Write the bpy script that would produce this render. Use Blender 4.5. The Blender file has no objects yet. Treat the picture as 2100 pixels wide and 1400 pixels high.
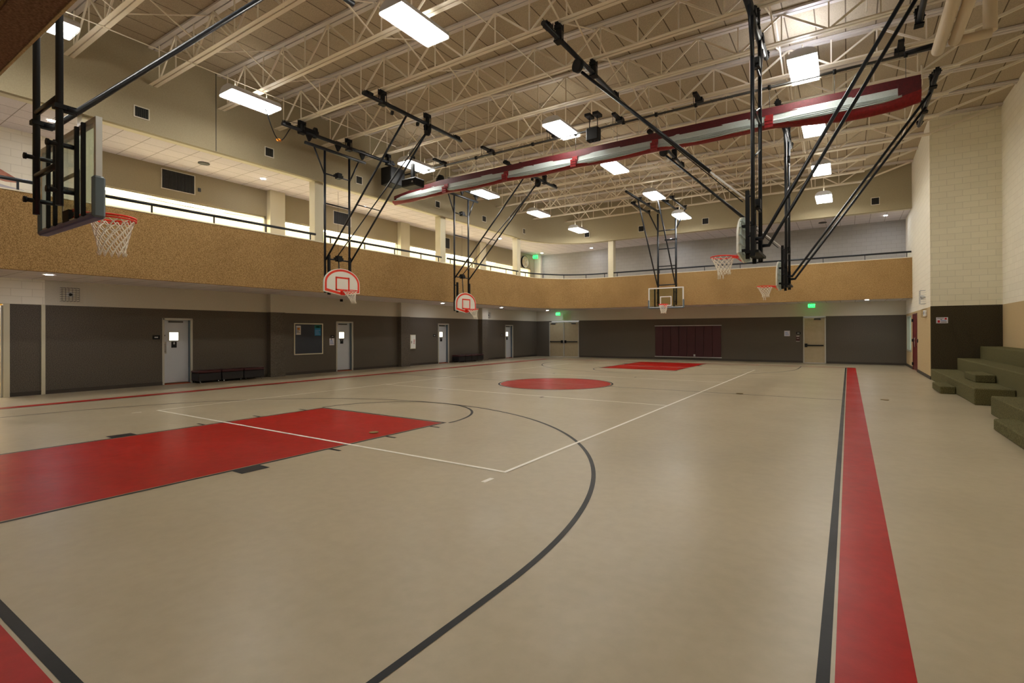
import bpy, math, random
from mathutils import Vector, Matrix
random.seed(7)
SC = bpy.context.scene
COL = SC.collection
PI = math.pi

# ------------------------------------------------------------------ camera
F_PX, PPX, PPY = 1024.978, 49.44, -20.861
YAW, PITCH, ROLL = -0.5586, 0.0029, -0.0034
cd = bpy.data.cameras.new('camera')
cam = bpy.data.objects.new('camera', cd)
COL.objects.link(cam)
_F = Vector((math.sin(YAW)*math.cos(PITCH), math.cos(YAW)*math.cos(PITCH), math.sin(PITCH)))
_R = Vector((math.cos(YAW), -math.sin(YAW), 0))
_U = _R.cross(_F)
_R2 = _R*math.cos(ROLL)+_U*math.sin(ROLL)
_U2 = -_R*math.sin(ROLL)+_U*math.cos(ROLL)
M = Matrix(((_R2.x, _U2.x, -_F.x, 7.9567), (_R2.y, _U2.y, -_F.y, -13.9505), (_R2.z, _U2.z, -_F.z, 1.6269), (0, 0, 0, 1)))
cam.matrix_world = M
cd.sensor_fit = 'HORIZONTAL'
cd.sensor_width = 36.0
cd.lens = 36.0*F_PX/2100.0
cd.shift_x = -PPX/2100.0
cd.shift_y = PPY/2100.0
cd.clip_start = 0.05
cd.clip_end = 200
SC.camera = cam

# ------------------------------------------------------------------ world, exposure
w = bpy.data.worlds.new('world'); SC.world = w; w.use_nodes = True
w.node_tree.nodes['Background'].inputs[0].default_value = (0.5, 0.48, 0.45, 1)
w.node_tree.nodes['Background'].inputs[1].default_value = 0.25
SC.view_settings.view_transform = 'Standard'
SC.view_settings.look = 'None'
SC.view_settings.exposure = 1.55
SC.view_settings.gamma = 1.0
SC.view_settings.use_curve_mapping = False
SC.cycles.use_denoising = True
SC.cycles.max_bounces = 7
SC.cycles.diffuse_bounces = 5
SC.cycles.glossy_bounces = 3
SC.cycles.transmission_bounces = 4
SC.cycles.transparent_max_bounces = 8
SC.cycles.caustics_reflective = True
SC.cycles.caustics_refractive = False
SC.cycles.sample_clamp_indirect = 6.0
LAMP = 11.0          # luminaire diffusers
LAMP_WARM = (1.0, 0.965, 0.885)

# ------------------------------------------------------------------ materials
def hx(r, g, b):
    def f(c):
        c /= 255.0
        return c/12.92 if c <= 0.04045 else ((c+0.055)/1.055)**2.4
    return (f(r), f(g), f(b), 1)

MATS = {}
def mat(name, col, rough=0.5, metal=0.0, emit=None, estr=0.0, spec=0.5, alpha=None):
    if name in MATS: return MATS[name]
    m = bpy.data.materials.new(name); m.use_nodes = True
    b = m.node_tree.nodes['Principled BSDF']
    b.inputs['Base Color'].default_value = col
    b.inputs['Roughness'].default_value = rough
    b.inputs['Metallic'].default_value = metal
    b.inputs['Specular IOR Level'].default_value = spec
    if emit:
        b.inputs['Emission Color'].default_value = emit
        b.inputs['Emission Strength'].default_value = estr
    MATS[name] = m
    return m

def noise_mat(name, c1, c2, scale, rough=0.7, bump=0.0, bscale=None, c3=None, bigscale=None, spec=0.4, detail=4.0, lo=0.35, hi=0.65):
    """two colours mixed by a fine noise, optional third colour mixed by a broad one"""
    m = mat(name, c1, rough, spec=spec)
    nt = m.node_tree; N = nt.nodes; L = nt.links; b = N['Principled BSDF']
    g = N.new('ShaderNodeNewGeometry')
    n = N.new('ShaderNodeTexNoise'); n.inputs['Scale'].default_value = scale; n.inputs['Detail'].default_value = detail
    L.new(g.outputs['Position'], n.inputs['Vector'])
    r = N.new('ShaderNodeValToRGB'); r.color_ramp.elements[0].position = lo; r.color_ramp.elements[1].position = hi
    r.color_ramp.elements[0].color = c1; r.color_ramp.elements[1].color = c2
    L.new(n.outputs['Fac'], r.inputs['Fac'])
    out = r.outputs['Color']
    if c3:
        n2 = N.new('ShaderNodeTexNoise'); n2.inputs['Scale'].default_value = bigscale or 0.6; n2.inputs['Detail'].default_value = 3
        L.new(g.outputs['Position'], n2.inputs['Vector'])
        mr = N.new('ShaderNodeMapRange'); mr.inputs[1].default_value = 0.42; mr.inputs[2].default_value = 0.68
        L.new(n2.outputs['Fac'], mr.inputs[0])
        mx = N.new('ShaderNodeMix'); mx.data_type = 'RGBA'
        L.new(mr.outputs[0], mx.inputs[0]); L.new(out, mx.inputs[6]); mx.inputs[7].default_value = c3
        mx.blend_type = 'MULTIPLY'
        out = mx.outputs[2]
    L.new(out, b.inputs['Base Color'])
    if bump:
        bp = N.new('ShaderNodeBump'); bp.inputs['Strength'].default_value = bump; bp.inputs['Distance'].default_value = 0.01
        L.new(n.outputs['Fac'], bp.inputs['Height']); L.new(bp.outputs['Normal'], b.inputs['Normal'])
    return m

def grid_mat(name, axes, c1, c2, mortar, bw, bh, msize, offset=0.5, rough=0.6, bump=0.3, shift=(0, 0), speck=0.0, spec=0.4):
    """block or tile pattern; axes picks the two world axes the courses run along"""
    m = mat(name, c1, rough, spec=spec)
    nt = m.node_tree; N = nt.nodes; L = nt.links; b = N['Principled BSDF']
    g = N.new('ShaderNodeNewGeometry'); s = N.new('ShaderNodeSeparateXYZ'); c = N.new('ShaderNodeCombineXYZ')
    L.new(g.outputs['Position'], s.inputs[0])
    for k, a in enumerate(axes):
        ad = N.new('ShaderNodeMath'); ad.operation = 'ADD'; ad.inputs[1].default_value = shift[k]+50*(bw if k == 0 else bh)*2
        L.new(s.outputs[a], ad.inputs[0]); L.new(ad.outputs[0], c.inputs[k])
    t = N.new('ShaderNodeTexBrick'); t.inputs['Scale'].default_value = 1.0
    t.offset = offset; t.squash = 1.0
    t.inputs['Color1'].default_value = c1; t.inputs['Color2'].default_value = c2; t.inputs['Mortar'].default_value = mortar
    t.inputs['Mortar Size'].default_value = msize; t.inputs['Mortar Smooth'].default_value = 0.16
    t.inputs['Brick Width'].default_value = bw; t.inputs['Row Height'].default_value = bh; t.inputs['Bias'].default_value = 0
    L.new(c.outputs[0], t.inputs['Vector'])
    out = t.outputs['Color']
    if speck:
        n = N.new('ShaderNodeTexNoise'); n.inputs['Scale'].default_value = 45; n.inputs['Detail'].default_value = 5
        L.new(g.outputs['Position'], n.inputs['Vector'])
        mr = N.new('ShaderNodeMapRange'); mr.inputs[1].default_value = 0.3; mr.inputs[2].default_value = 0.7
        mr.inputs[3].default_value = 1-speck; mr.inputs[4].default_value = 1+speck
        L.new(n.outputs['Fac'], mr.inputs[0])
        mx = N.new('ShaderNodeVectorMath'); mx.operation = 'SCALE'
        L.new(out, mx.inputs[0]); L.new(mr.outputs[0], mx.inputs['Scale']); out = mx.outputs[0]
    L.new(out, b.inputs['Base Color'])
    if bump:
        bp = N.new('ShaderNodeBump'); bp.inputs['Strength'].default_value = bump; bp.inputs['Distance'].default_value = 0.004; bp.invert = True
        L.new(t.outputs['Fac'], bp.inputs['Height']); L.new(bp.outputs['Normal'], b.inputs['Normal'])
    return m

def floor_mat(name, c1, c2, rough=0.3):
    m = noise_mat(name, c1, c2, 9.0, rough=rough, c3=(0.88, 0.88, 0.87, 1), bigscale=0.35, detail=8, spec=0.5)
    nt = m.node_tree; N = nt.nodes; L = nt.links; b = N['Principled BSDF']
    g = N.new('ShaderNodeNewGeometry')
    n = N.new('ShaderNodeTexNoise'); n.inputs['Scale'].default_value = 1.3; n.inputs['Detail'].default_value = 6
    L.new(g.outputs['Position'], n.inputs['Vector'])
    mr = N.new('ShaderNodeMapRange'); mr.inputs[1].default_value = 0.3; mr.inputs[2].default_value = 0.7
    mr.inputs[3].default_value = rough; mr.inputs[4].default_value = rough+0.07
    L.new(n.outputs['Fac'], mr.inputs[0]); L.new(mr.outputs[0], b.inputs['Roughness'])
    n3 = N.new('ShaderNodeTexNoise'); n3.inputs['Scale'].default_value = 60; n3.inputs['Detail'].default_value = 3
    L.new(g.outputs['Position'], n3.inputs['Vector'])
    bp = N.new('ShaderNodeBump'); bp.inputs['Strength'].default_value = 0.06; bp.inputs['Distance'].default_value = 0.005
    L.new(n3.outputs['Fac'], bp.inputs['Height']); L.new(bp.outputs['Normal'], b.inputs['Normal'])
    return m

M_FLOOR = floor_mat('floor_tan', hx(178, 165, 138), hx(184, 171, 144), 0.31)
M_RED = floor_mat('floor_red', hx(168, 22, 15), hx(182, 27, 20), 0.31)
M_BLACK = floor_mat('floor_black', hx(20, 23, 26), hx(25, 28, 31), 0.40)
M_BLACK.node_tree.nodes['Principled BSDF'].inputs['Specular IOR Level'].default_value = 0.22
M_WHITE = floor_mat('floor_white', hx(252, 248, 236), hx(254, 250, 240), 0.4)
M_BLACK.node_tree.nodes['Principled BSDF'].inputs['Specular IOR Level'].default_value = 0.22
M_RED.node_tree.nodes['Principled BSDF'].inputs['Specular IOR Level'].default_value = 0.16
M_CARPETWALL = noise_mat('carpet_wall_brown', hx(80, 74, 67), hx(116, 108, 97), 60, rough=0.95, bump=0.5, spec=0.1)
M_CARPETOLIVE = noise_mat('carpet_wall_olive', hx(54, 49, 38), hx(86, 78, 60), 60, rough=0.95, bump=0.5, spec=0.1)
M_CARPETGOLD = noise_mat('carpet_wall_gold', hx(128, 100, 62), hx(192, 158, 108), 62, rough=0.95, bump=0.5, spec=0.1, c3=(0.86, 0.85, 0.84, 1), bigscale=0.7)
M_CARPETDARK = noise_mat('carpet_dark', hx(112, 86, 70), hx(146, 114, 94), 90, rough=0.95, bump=0.5, spec=0.1)
M_TANCARPET = noise_mat('carpet_wall_tan', hx(186, 164, 126), hx(210, 186, 144), 70, rough=0.95, bump=0.4, spec=0.1)
M_STEP = noise_mat('carpet_step_olive', hx(76, 72, 48), hx(124, 118, 82), 75, rough=0.95, bump=0.5, spec=0.1)
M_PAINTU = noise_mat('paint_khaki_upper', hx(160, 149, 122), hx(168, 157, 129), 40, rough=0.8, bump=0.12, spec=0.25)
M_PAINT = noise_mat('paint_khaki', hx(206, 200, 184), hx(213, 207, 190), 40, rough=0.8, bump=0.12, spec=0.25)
M_PAINTC = mat('paint_cream', hx(214, 206, 178), 0.6)
M_CMU_YZ = grid_mat('block_cream_yz', (1, 2), hx(246, 240, 222), hx(242, 236, 218), hx(226, 219, 200), 0.406, 0.203, 0.006, bump=0.6)
M_CMU_XZ = grid_mat('block_cream_xz', (0, 2), hx(244, 238, 214), hx(239, 233, 209), hx(222, 216, 193), 0.406, 0.203, 0.007, bump=0.6)
M_CMU_FAR = grid_mat('block_grey_xz', (0, 2), hx(172, 169, 165), hx(168, 165, 160), hx(148, 144, 138), 0.406, 0.203, 0.005, bump=0.4)
M_TILE = grid_mat('ceiling_tile', (0, 1), hx(222, 215, 215), hx(217, 210, 210), hx(158, 149, 144), 0.61, 0.61, 0.010, offset=0.0, bump=0.2, rough=0.9, speck=0.06, shift=(0.30, 0.0), spec=0.2)
M_DECK = grid_mat('roof_deck', (1, 0), hx(186, 172, 148), hx(178, 164, 140), hx(108, 96, 80), 9.6, 0.61, 0.014, offset=0.37, bump=0.4, rough=0.95, speck=0.16, spec=0.1)
M_STEEL = mat('steel_cream', hx(238, 228, 208), 0.5)
M_STEELD = mat('steel_cream_lilac', hx(214, 206, 198), 0.5)
M_BLACKPIPE = mat('black_pipe', hx(24, 30, 38), 0.33, spec=0.42)
M_BLACKMAT = mat('black_matte', hx(17, 18, 20), 0.6, spec=0.3)
M_DARKGREY = mat('dark_grey_metal', hx(64, 64, 62), 0.5)
M_CHROME = mat('chrome', hx(200, 200, 205), 0.2, 1.0)
M_DOOR = mat('door_grey', hx(196, 200, 206), 0.45)
M_DOORTAN = noise_mat('door_tan', hx(176, 160, 128), hx(182, 166, 134), 5, rough=0.5)
M_FRAME = mat('frame_grey', hx(186, 182, 168), 0.5)
M_FRAMEB = mat('frame_blue', hx(92, 108, 120), 0.5)
M_RIM = mat('rim_orange', hx(246, 48, 24), 0.35)
M_ORANGE = mat('target_orange', hx(246, 66, 38), 0.5)
M_NET = mat('net_cord', hx(250, 246, 232), 0.9)
M_BOARD = mat('board_white', hx(250, 250, 242), 0.4)
M_BOARDBACK = mat('board_back', hx(214, 228, 228), 0.5)
M_PAD = mat('pad_grey', hx(96, 112, 124), 0.45)
M_PADB = mat('pad_blue', hx(92, 96, 150), 0.45)
M_ALU = mat('aluminium', hx(206, 208, 208), 0.35, 0.6)
M_CURR = noise_mat('curtain_maroon', hx(74, 16, 22), hx(88, 19, 26), 20, rough=0.55, spec=0.4)
M_CURR2 = noise_mat('curtain_red', hx(120, 18, 22), hx(140, 22, 26), 20, rough=0.45, spec=0.4)
M_CURW = noise_mat('curtain_mesh', hx(172, 182, 180), hx(188, 196, 194), 60, rough=0.8)
M_MAROON = mat('maroon_vinyl', hx(66, 22, 28), 0.45)
M_MAROOND = mat('maroon_door', hx(104, 22, 26), 0.45)
M_BLACKBOX = mat('black_vinyl', hx(24, 20, 22), 0.5)
M_NAVY = mat('pinboard', hx(58, 62, 70), 0.8)
M_PAPER = mat('paper_white', hx(216, 214, 224), 0.7)
M_PAPERW = mat('paper_cream', hx(214, 206, 196), 0.7)
M_PAPERB = mat('paper_blue', hx(38, 130, 176), 0.7)
M_PAPERG = mat('paper_green', hx(26, 112, 96), 0.7)
M_TEXTD = mat('ink_dark', hx(40, 36, 44), 0.8)
M_TEXTR = mat('ink_red', hx(196, 36, 40), 0.8)
M_TEXTB = mat('ink_blue', hx(120, 150, 200), 0.8)
M_LETW = mat('letter_white', hx(220, 220, 220), 0.7)
M_THRESH = mat('threshold_orange', hx(170, 72, 34), 0.5)
M_BRASS = mat('brass_plate', hx(150, 128, 74), 0.4, 0.5)
M_GRILLE = mat('grille_dark', hx(58, 56, 46), 0.6)
M_DUCT = mat('duct_cream', hx(214, 196, 166), 0.55)
M_HOUSE = mat('light_housing', hx(206, 206, 210), 0.4)
M_DIFF = mat('diffuser', (1, 1, 1, 1), 0.5, emit=(*LAMP_WARM, 1), estr=LAMP)
M_UP = mat('uplight', (1, 1, 1, 1), 0.5, emit=(0.80, 0.84, 1.0, 1), estr=15.0)
M_UP_ADDED = mat('added_deck_fill', (1, 1, 1, 1), 0.5, emit=(1.0, 0.94, 0.84, 1), estr=2.2)  # upward glow added to the other fixtures to lift the roof deck
M_DOWN = mat('downlight_lens', (1, 1, 1, 1), 0.5, emit=(0.90, 0.92, 1.0, 1), estr=85.0)
M_TROF = mat('troffer', (1, 1, 1, 1), 0.5, emit=(1.0, 0.965, 0.89, 1), estr=9.5)
M_LITPANE = mat('lit_pane', (1, 1, 1, 1), 0.3, emit=(1.0, 0.95, 0.70, 1), estr=1.25)
M_LITROOM = mat('lit_hall_wall', hx(216, 186, 96), 0.6)
M_EXIT = mat('exit_green', hx(20, 150, 50), 0.5, emit=(0.02, 0.75, 0.10, 1), estr=0.85)
M_EXITL = mat('exit_letters', hx(90, 220, 120), 0.5, emit=(0.10, 1.0, 0.25, 1), estr=1.0)
M_CREAMWALL = mat('room_white', hx(248, 240, 218), 0.7)
M_BASE = mat('baseboard_brown', hx(62, 54, 46), 0.5)
M_GREENLITE = mat('window_green_white', hx(176, 204, 184), 0.4, emit=(0.55, 0.75, 0.6, 1), estr=0.10)
M_WHITECAP = mat('cap_white', hx(232, 224, 200), 0.5)
M_PLUG = mat('plug_orange', hx(222, 130, 30), 0.5)
M_HOOPWHITE = mat('hoop_white', hx(232, 232, 232), 0.4)
gm = bpy.data.materials.new('clear_glass'); gm.use_nodes = True
_nt = gm.node_tree; _nt.nodes.clear()
_o = _nt.nodes.new('ShaderNodeOutputMaterial'); _m = _nt.nodes.new('ShaderNodeMixShader')
_t = _nt.nodes.new('ShaderNodeBsdfTransparent'); _g = _nt.nodes.new('ShaderNodeBsdfGlossy')
_t.inputs[0].default_value = (0.86, 0.92, 0.88, 1); _g.inputs['Roughness'].default_value = 0.05
_lw = _nt.nodes.new('ShaderNodeLayerWeight'); _lw.inputs[0].default_value = 0.5
_pw = _nt.nodes.new('ShaderNodeMath'); _pw.operation = 'POWER'; _pw.inputs[1].default_value = 5.0
_ml = _nt.nodes.new('ShaderNodeMath'); _ml.operation = 'MULTIPLY_ADD'; _ml.inputs[1].default_value = 0.55; _ml.inputs[2].default_value = 0.035; _ml.name = 'reflect'
_nt.links.new(_lw.outputs['Facing'], _pw.inputs[0]); _nt.links.new(_pw.outputs[0], _ml.inputs[0]); _nt.links.new(_ml.outputs[0], _m.inputs[0])
_nt.links.new(_t.outputs[0], _m.inputs[1]); _nt.links.new(_g.outputs[0], _m.inputs[2]); _nt.links.new(_m.outputs[0], _o.inputs[0])
M_GLASS = gm
M_GLASS2 = gm.copy(); M_GLASS2.name = 'thin_clear_glass'
for _n in M_GLASS2.node_tree.nodes:
    if _n.name == 'reflect': _n.inputs[1].default_value = 0.15; _n.inputs[2].default_value = 0.01
    if _n.type == 'BSDF_TRANSPARENT': _n.inputs[0].default_value = (0.97, 0.98, 0.96, 1)

# ------------------------------------------------------------------ mesh helpers
class MB:
    def __init__(s):
        s.v = []; s.f = []; s.mi = []; s.sm = []; s.cur = 0
    def face(s, idx, sm=False):
        s.f.append(tuple(idx)); s.mi.append(s.cur); s.sm.append(sm)
    def add(s, vs, fs, sm=False):
        o = len(s.v); s.v.extend([tuple(p) for p in vs])
        for f in fs: s.face([o+i for i in f], sm)
    def box(s, x0, x1, y0, y1, z0, z1):
        x0, x1 = sorted((x0, x1)); y0, y1 = sorted((y0, y1)); z0, z1 = sorted((z0, z1))
        s.add([(x0,y0,z0),(x1,y0,z0),(x1,y1,z0),(x0,y1,z0),(x0,y0,z1),(x1,y0,z1),(x1,y1,z1),(x0,y1,z1)],
              [(0,3,2,1),(4,5,6,7),(0,1,5,4),(1,2,6,5),(2,3,7,6),(3,0,4,7)])
        return s
    def rbox(s, x0, x1, y0, y1, z0, z1, r):
        """box with chamfered edges"""
        x0, x1 = sorted((x0, x1)); y0, y1 = sorted((y0, y1)); z0, z1 = sorted((z0, z1))
        ring = lambda z, d: [(x0+d+(0 if d else 0), y0+r if not d else y0+r, z)] 
        def loop(z, i):
            a, b, c, d = x0+i, x1-i, y0+i, y1-i
            k = r-i if r-i > 1e-6 else 1e-4
            return [(a+k,c,z),(b-k,c,z),(b,c+k,z),(b,d-k,z),(b-k,d,z),(a+k,d,z),(a,d-k,z),(a,c+k,z)]
        L = [loop(z0, r*0.9), loop(z0+r, 0), loop(z1-r, 0), loop(z1, r*0.9)]
        o = len(s.v)
        for l in L: s.v.extend(l)
        s.face([o+i for i in range(7, -1, -1)]); s.face([o+24+i for i in range(8)])
        for k in range(3):
            for i in range(8):
                j = (i+1) % 8
                s.face((o+8*k+i, o+8*k+j, o+8*k+8+j, o+8*k+8+i))
        return s
    def tube(s, pts, r, n=8, caps=True, closed=False):
        pts = [Vector(p) for p in pts]
        m = len(pts); o = len(s.v); prev = None
        for i, p in enumerate(pts):
            if closed: d = pts[(i+1) % m]-pts[i-1]
            elif i == 0: d = pts[1]-pts[0]
            elif i == m-1: d = pts[-1]-pts[-2]
            else: d = (pts[i+1]-p).normalized()+(p-pts[i-1]).normalized()
            d.normalize()
            if prev is None:
                a = Vector((0,0,1)) if abs(d.z) < 0.9 else Vector((1,0,0))
                u = d.cross(a).normalized()
            else:
                u = (prev-d*prev.dot(d)).normalized()
            prev = u; vv = d.cross(u)
            rr = r[i] if isinstance(r, (list, tuple)) else r
            for k in range(n):
                a = 2*PI*k/n+PI/n
                s.v.append(tuple(p+(u*math.cos(a)+vv*math.sin(a))*rr))
        sm = n > 4
        for i in range(m if closed else m-1):
            i2 = (i+1) % m
            for k in range(n):
                k2 = (k+1) % n
                s.face((o+i*n+k, o+i*n+k2, o+i2*n+k2, o+i2*n+k), sm)
        if caps and not closed:
            s.face([o+k for k in range(n-1, -1, -1)]); s.face([o+(m-1)*n+k for k in range(n)])
        return s
    def bar(s, a, b, w, h, up=(0,0,1)):
        a = Vector(a); b = Vector(b); d = (b-a).normalized(); up = Vector(up)
        u = d.cross(up)
        if u.length < 1e-4: u = d.cross(Vector((1,0,0)))
        u.normalize(); v = u.cross(d)
        vs = []
        for p in (a, b):
            for sx, sy in ((-1,-1),(1,-1),(1,1),(-1,1)):
                vs.append(p+u*(sx*w/2)+v*(sy*h/2))
        s.add(vs, [(0,1,2,3),(7,6,5,4),(0,4,5,1),(1,5,6,2),(2,6,7,3),(3,7,4,0)])
        return s
    def disc(s, c, r, th, axis, n=20):
        c = Vector(c); a = Vector(axis).normalized()
        return s.tube([c-a*th/2, c+a*th/2], r, n)
    def quad(s, a, b, c, d):
        s.add([a, b, c, d], [(0,1,2,3)]); return s
    def prism(s, poly, z0, z1):
        """poly: list of (x, y), extruded along z"""
        n = len(poly); o = len(s.v)
        s.v.extend([(x, y, z0) for x, y in poly]+[(x, y, z1) for x, y in poly])
        s.face([o+i for i in range(n-1, -1, -1)]); s.face([o+n+i for i in range(n)])
        for i in range(n):
            j = (i+1) % n; s.face((o+i, o+j, o+n+j, o+n+i))
        return s
    def extr(s, poly, f0, f1):
        """poly of 2d points; f0/f1 map a point to 3d for the two ends"""
        n = len(poly); o = len(s.v)
        s.v.extend([tuple(f0(*p)) for p in poly]+[tuple(f1(*p)) for p in poly])
        s.face([o+i for i in range(n-1, -1, -1)]); s.face([o+n+i for i in range(n)])
        for i in range(n):
            j = (i+1) % n; s.face((o+i, o+j, o+n+j, o+n+i))
        return s
    def build(s, name, mats, parent=None, off=(0,0,0)):
        me = bpy.data.meshes.new(name)
        ox, oy, oz = off
        me.from_pydata([(x-ox, y-oy, z-oz) for x, y, z in s.v], [], s.f)
        if not isinstance(mats, (list, tuple)): mats = [mats]
        for m in mats: me.materials.append(m)
        me.polygons.foreach_set('material_index', s.mi)
        me.polygons.foreach_set('use_smooth', s.sm)
        me.update()
        o = bpy.data.objects.new(name, me); COL.objects.link(o)
        if parent is not None:
            o.parent = parent
        elif off != (0,0,0):
            o.location = off
        return o

def recalc(o):
    import bmesh
    bm = bmesh.new(); bm.from_mesh(o.data); bmesh.ops.recalc_face_normals(bm, faces=bm.faces[:]); bm.to_mesh(o.data); bm.free()
    return o

def tag(o, label, cat, group=None, kind=None):
    o['label'] = label; o['category'] = cat
    if group: o['group'] = group
    if kind: o['kind'] = kind
    return o
def struct(o, label=None, cat=None):
    o['kind'] = 'structure'
    if label: o['label'] = label
    if cat: o['category'] = cat
    return o
def thing(name, label, cat, loc, rz=0, group=None):
    o = bpy.data.objects.new(name, None); COL.objects.link(o)
    o.location = loc; o.rotation_euler = (0, 0, rz); o.empty_display_size = 0.1
    return tag(o, label, cat, group)
def kids(o): return [c for c in bpy.data.objects if c.parent == o]
def dup(root, loc, rz=None, label=None):
    m = {root: None}
    r = root.copy(); COL.objects.link(r); r.location = loc
    if rz is not None: r.rotation_euler = (0, 0, rz)
    if label: r['label'] = label
    for ch in CH[root.name]:
        c = ch.copy(); COL.objects.link(c); c.parent = r
        for g in CH.get(ch.name, []):
            d = g.copy(); COL.objects.link(d); d.parent = c
    return r
CH = {}
def reg(root):
    """remember the children of a finished thing so it can be copied"""
    CH[root.name] = list(root.children)
    for c in root.children:
        if c.children: CH[c.name] = list(c.children)
    return root
def text_mesh(name, s, size, material, parent, loc, rot, ext=0.001):
    cu = bpy.data.curves.new(name, 'FONT'); cu.body = s; cu.size = size; cu.extrude = ext
    cu.align_x = 'CENTER'; cu.align_y = 'CENTER'
    t = bpy.data.objects.new(name+'_tmp', cu); COL.objects.link(t)
    dg = bpy.context.evaluated_depsgraph_get()
    me = bpy.data.meshes.new_from_object(t.evaluated_get(dg))
    bpy.data.objects.remove(t); bpy.data.curves.remove(cu)
    me.materials.clear(); me.materials.append(material)
    o = bpy.data.objects.new(name, me); COL.objects.link(o)
    o.parent = parent; o.location = loc; o.rotation_euler = rot
    return o

# ------------------------------------------------------------------ dimensions of the hall
XW, XF, YF, YW, YN, YNW = -10.6, -7.78, 13.03, 15.8, -13.18, -16.3
XR, XA, YA0, YA1 = 10.31, 12.13, 7.45, -8.5       # right wall, back and ends of the seating alcove
ZS, ZT, ZU, ZD = 3.11, 4.83, 7.01, 2.43           # lower soffit, parapet top, upper soffit, carpet line
def zroof(x): return 9.28-0.021*(x-XF)
RC = 3.3                                           # rounded corner of balcony, far left
def edge_line(inset=0.0):
    """balcony edge in plan from far right, round the far left corner, down the left, to the near right"""
    pts = [(XR, YF+inset)]
    cx, cy = XF+RC, YF-RC
    for i in range(0, 25):
        a = PI/2+PI/2*i/24
        pts.append((cx+(RC+inset)*math.cos(a), cy+(RC+inset)*math.sin(a)))
    r2 = 1.0
    cx, cy = XF+r2, YN+r2
    for i in range(0, 13):
        a = PI+PI/2*i/12
        pts.append((cx+(r2+inset)*math.cos(a), cy+(r2+inset)*math.sin(a)))
    pts.append((XR, YN-inset))
    return pts
def strip(mb, pts_a, pts_b, za, zb, sm=True):
    """vertical or sloping band between two plan lines"""
    n = len(pts_a); o = len(mb.v)
    mb.v.extend([(x, y, za if not callable(za) else za(x)) for x, y in pts_a])
    mb.v.extend([(x, y, zb if not callable(zb) else zb(x)) for x, y in pts_b])
    for i in range(n-1): mb.face((o+i, o+i+1, o+n+i+1, o+n+i), sm)

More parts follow.
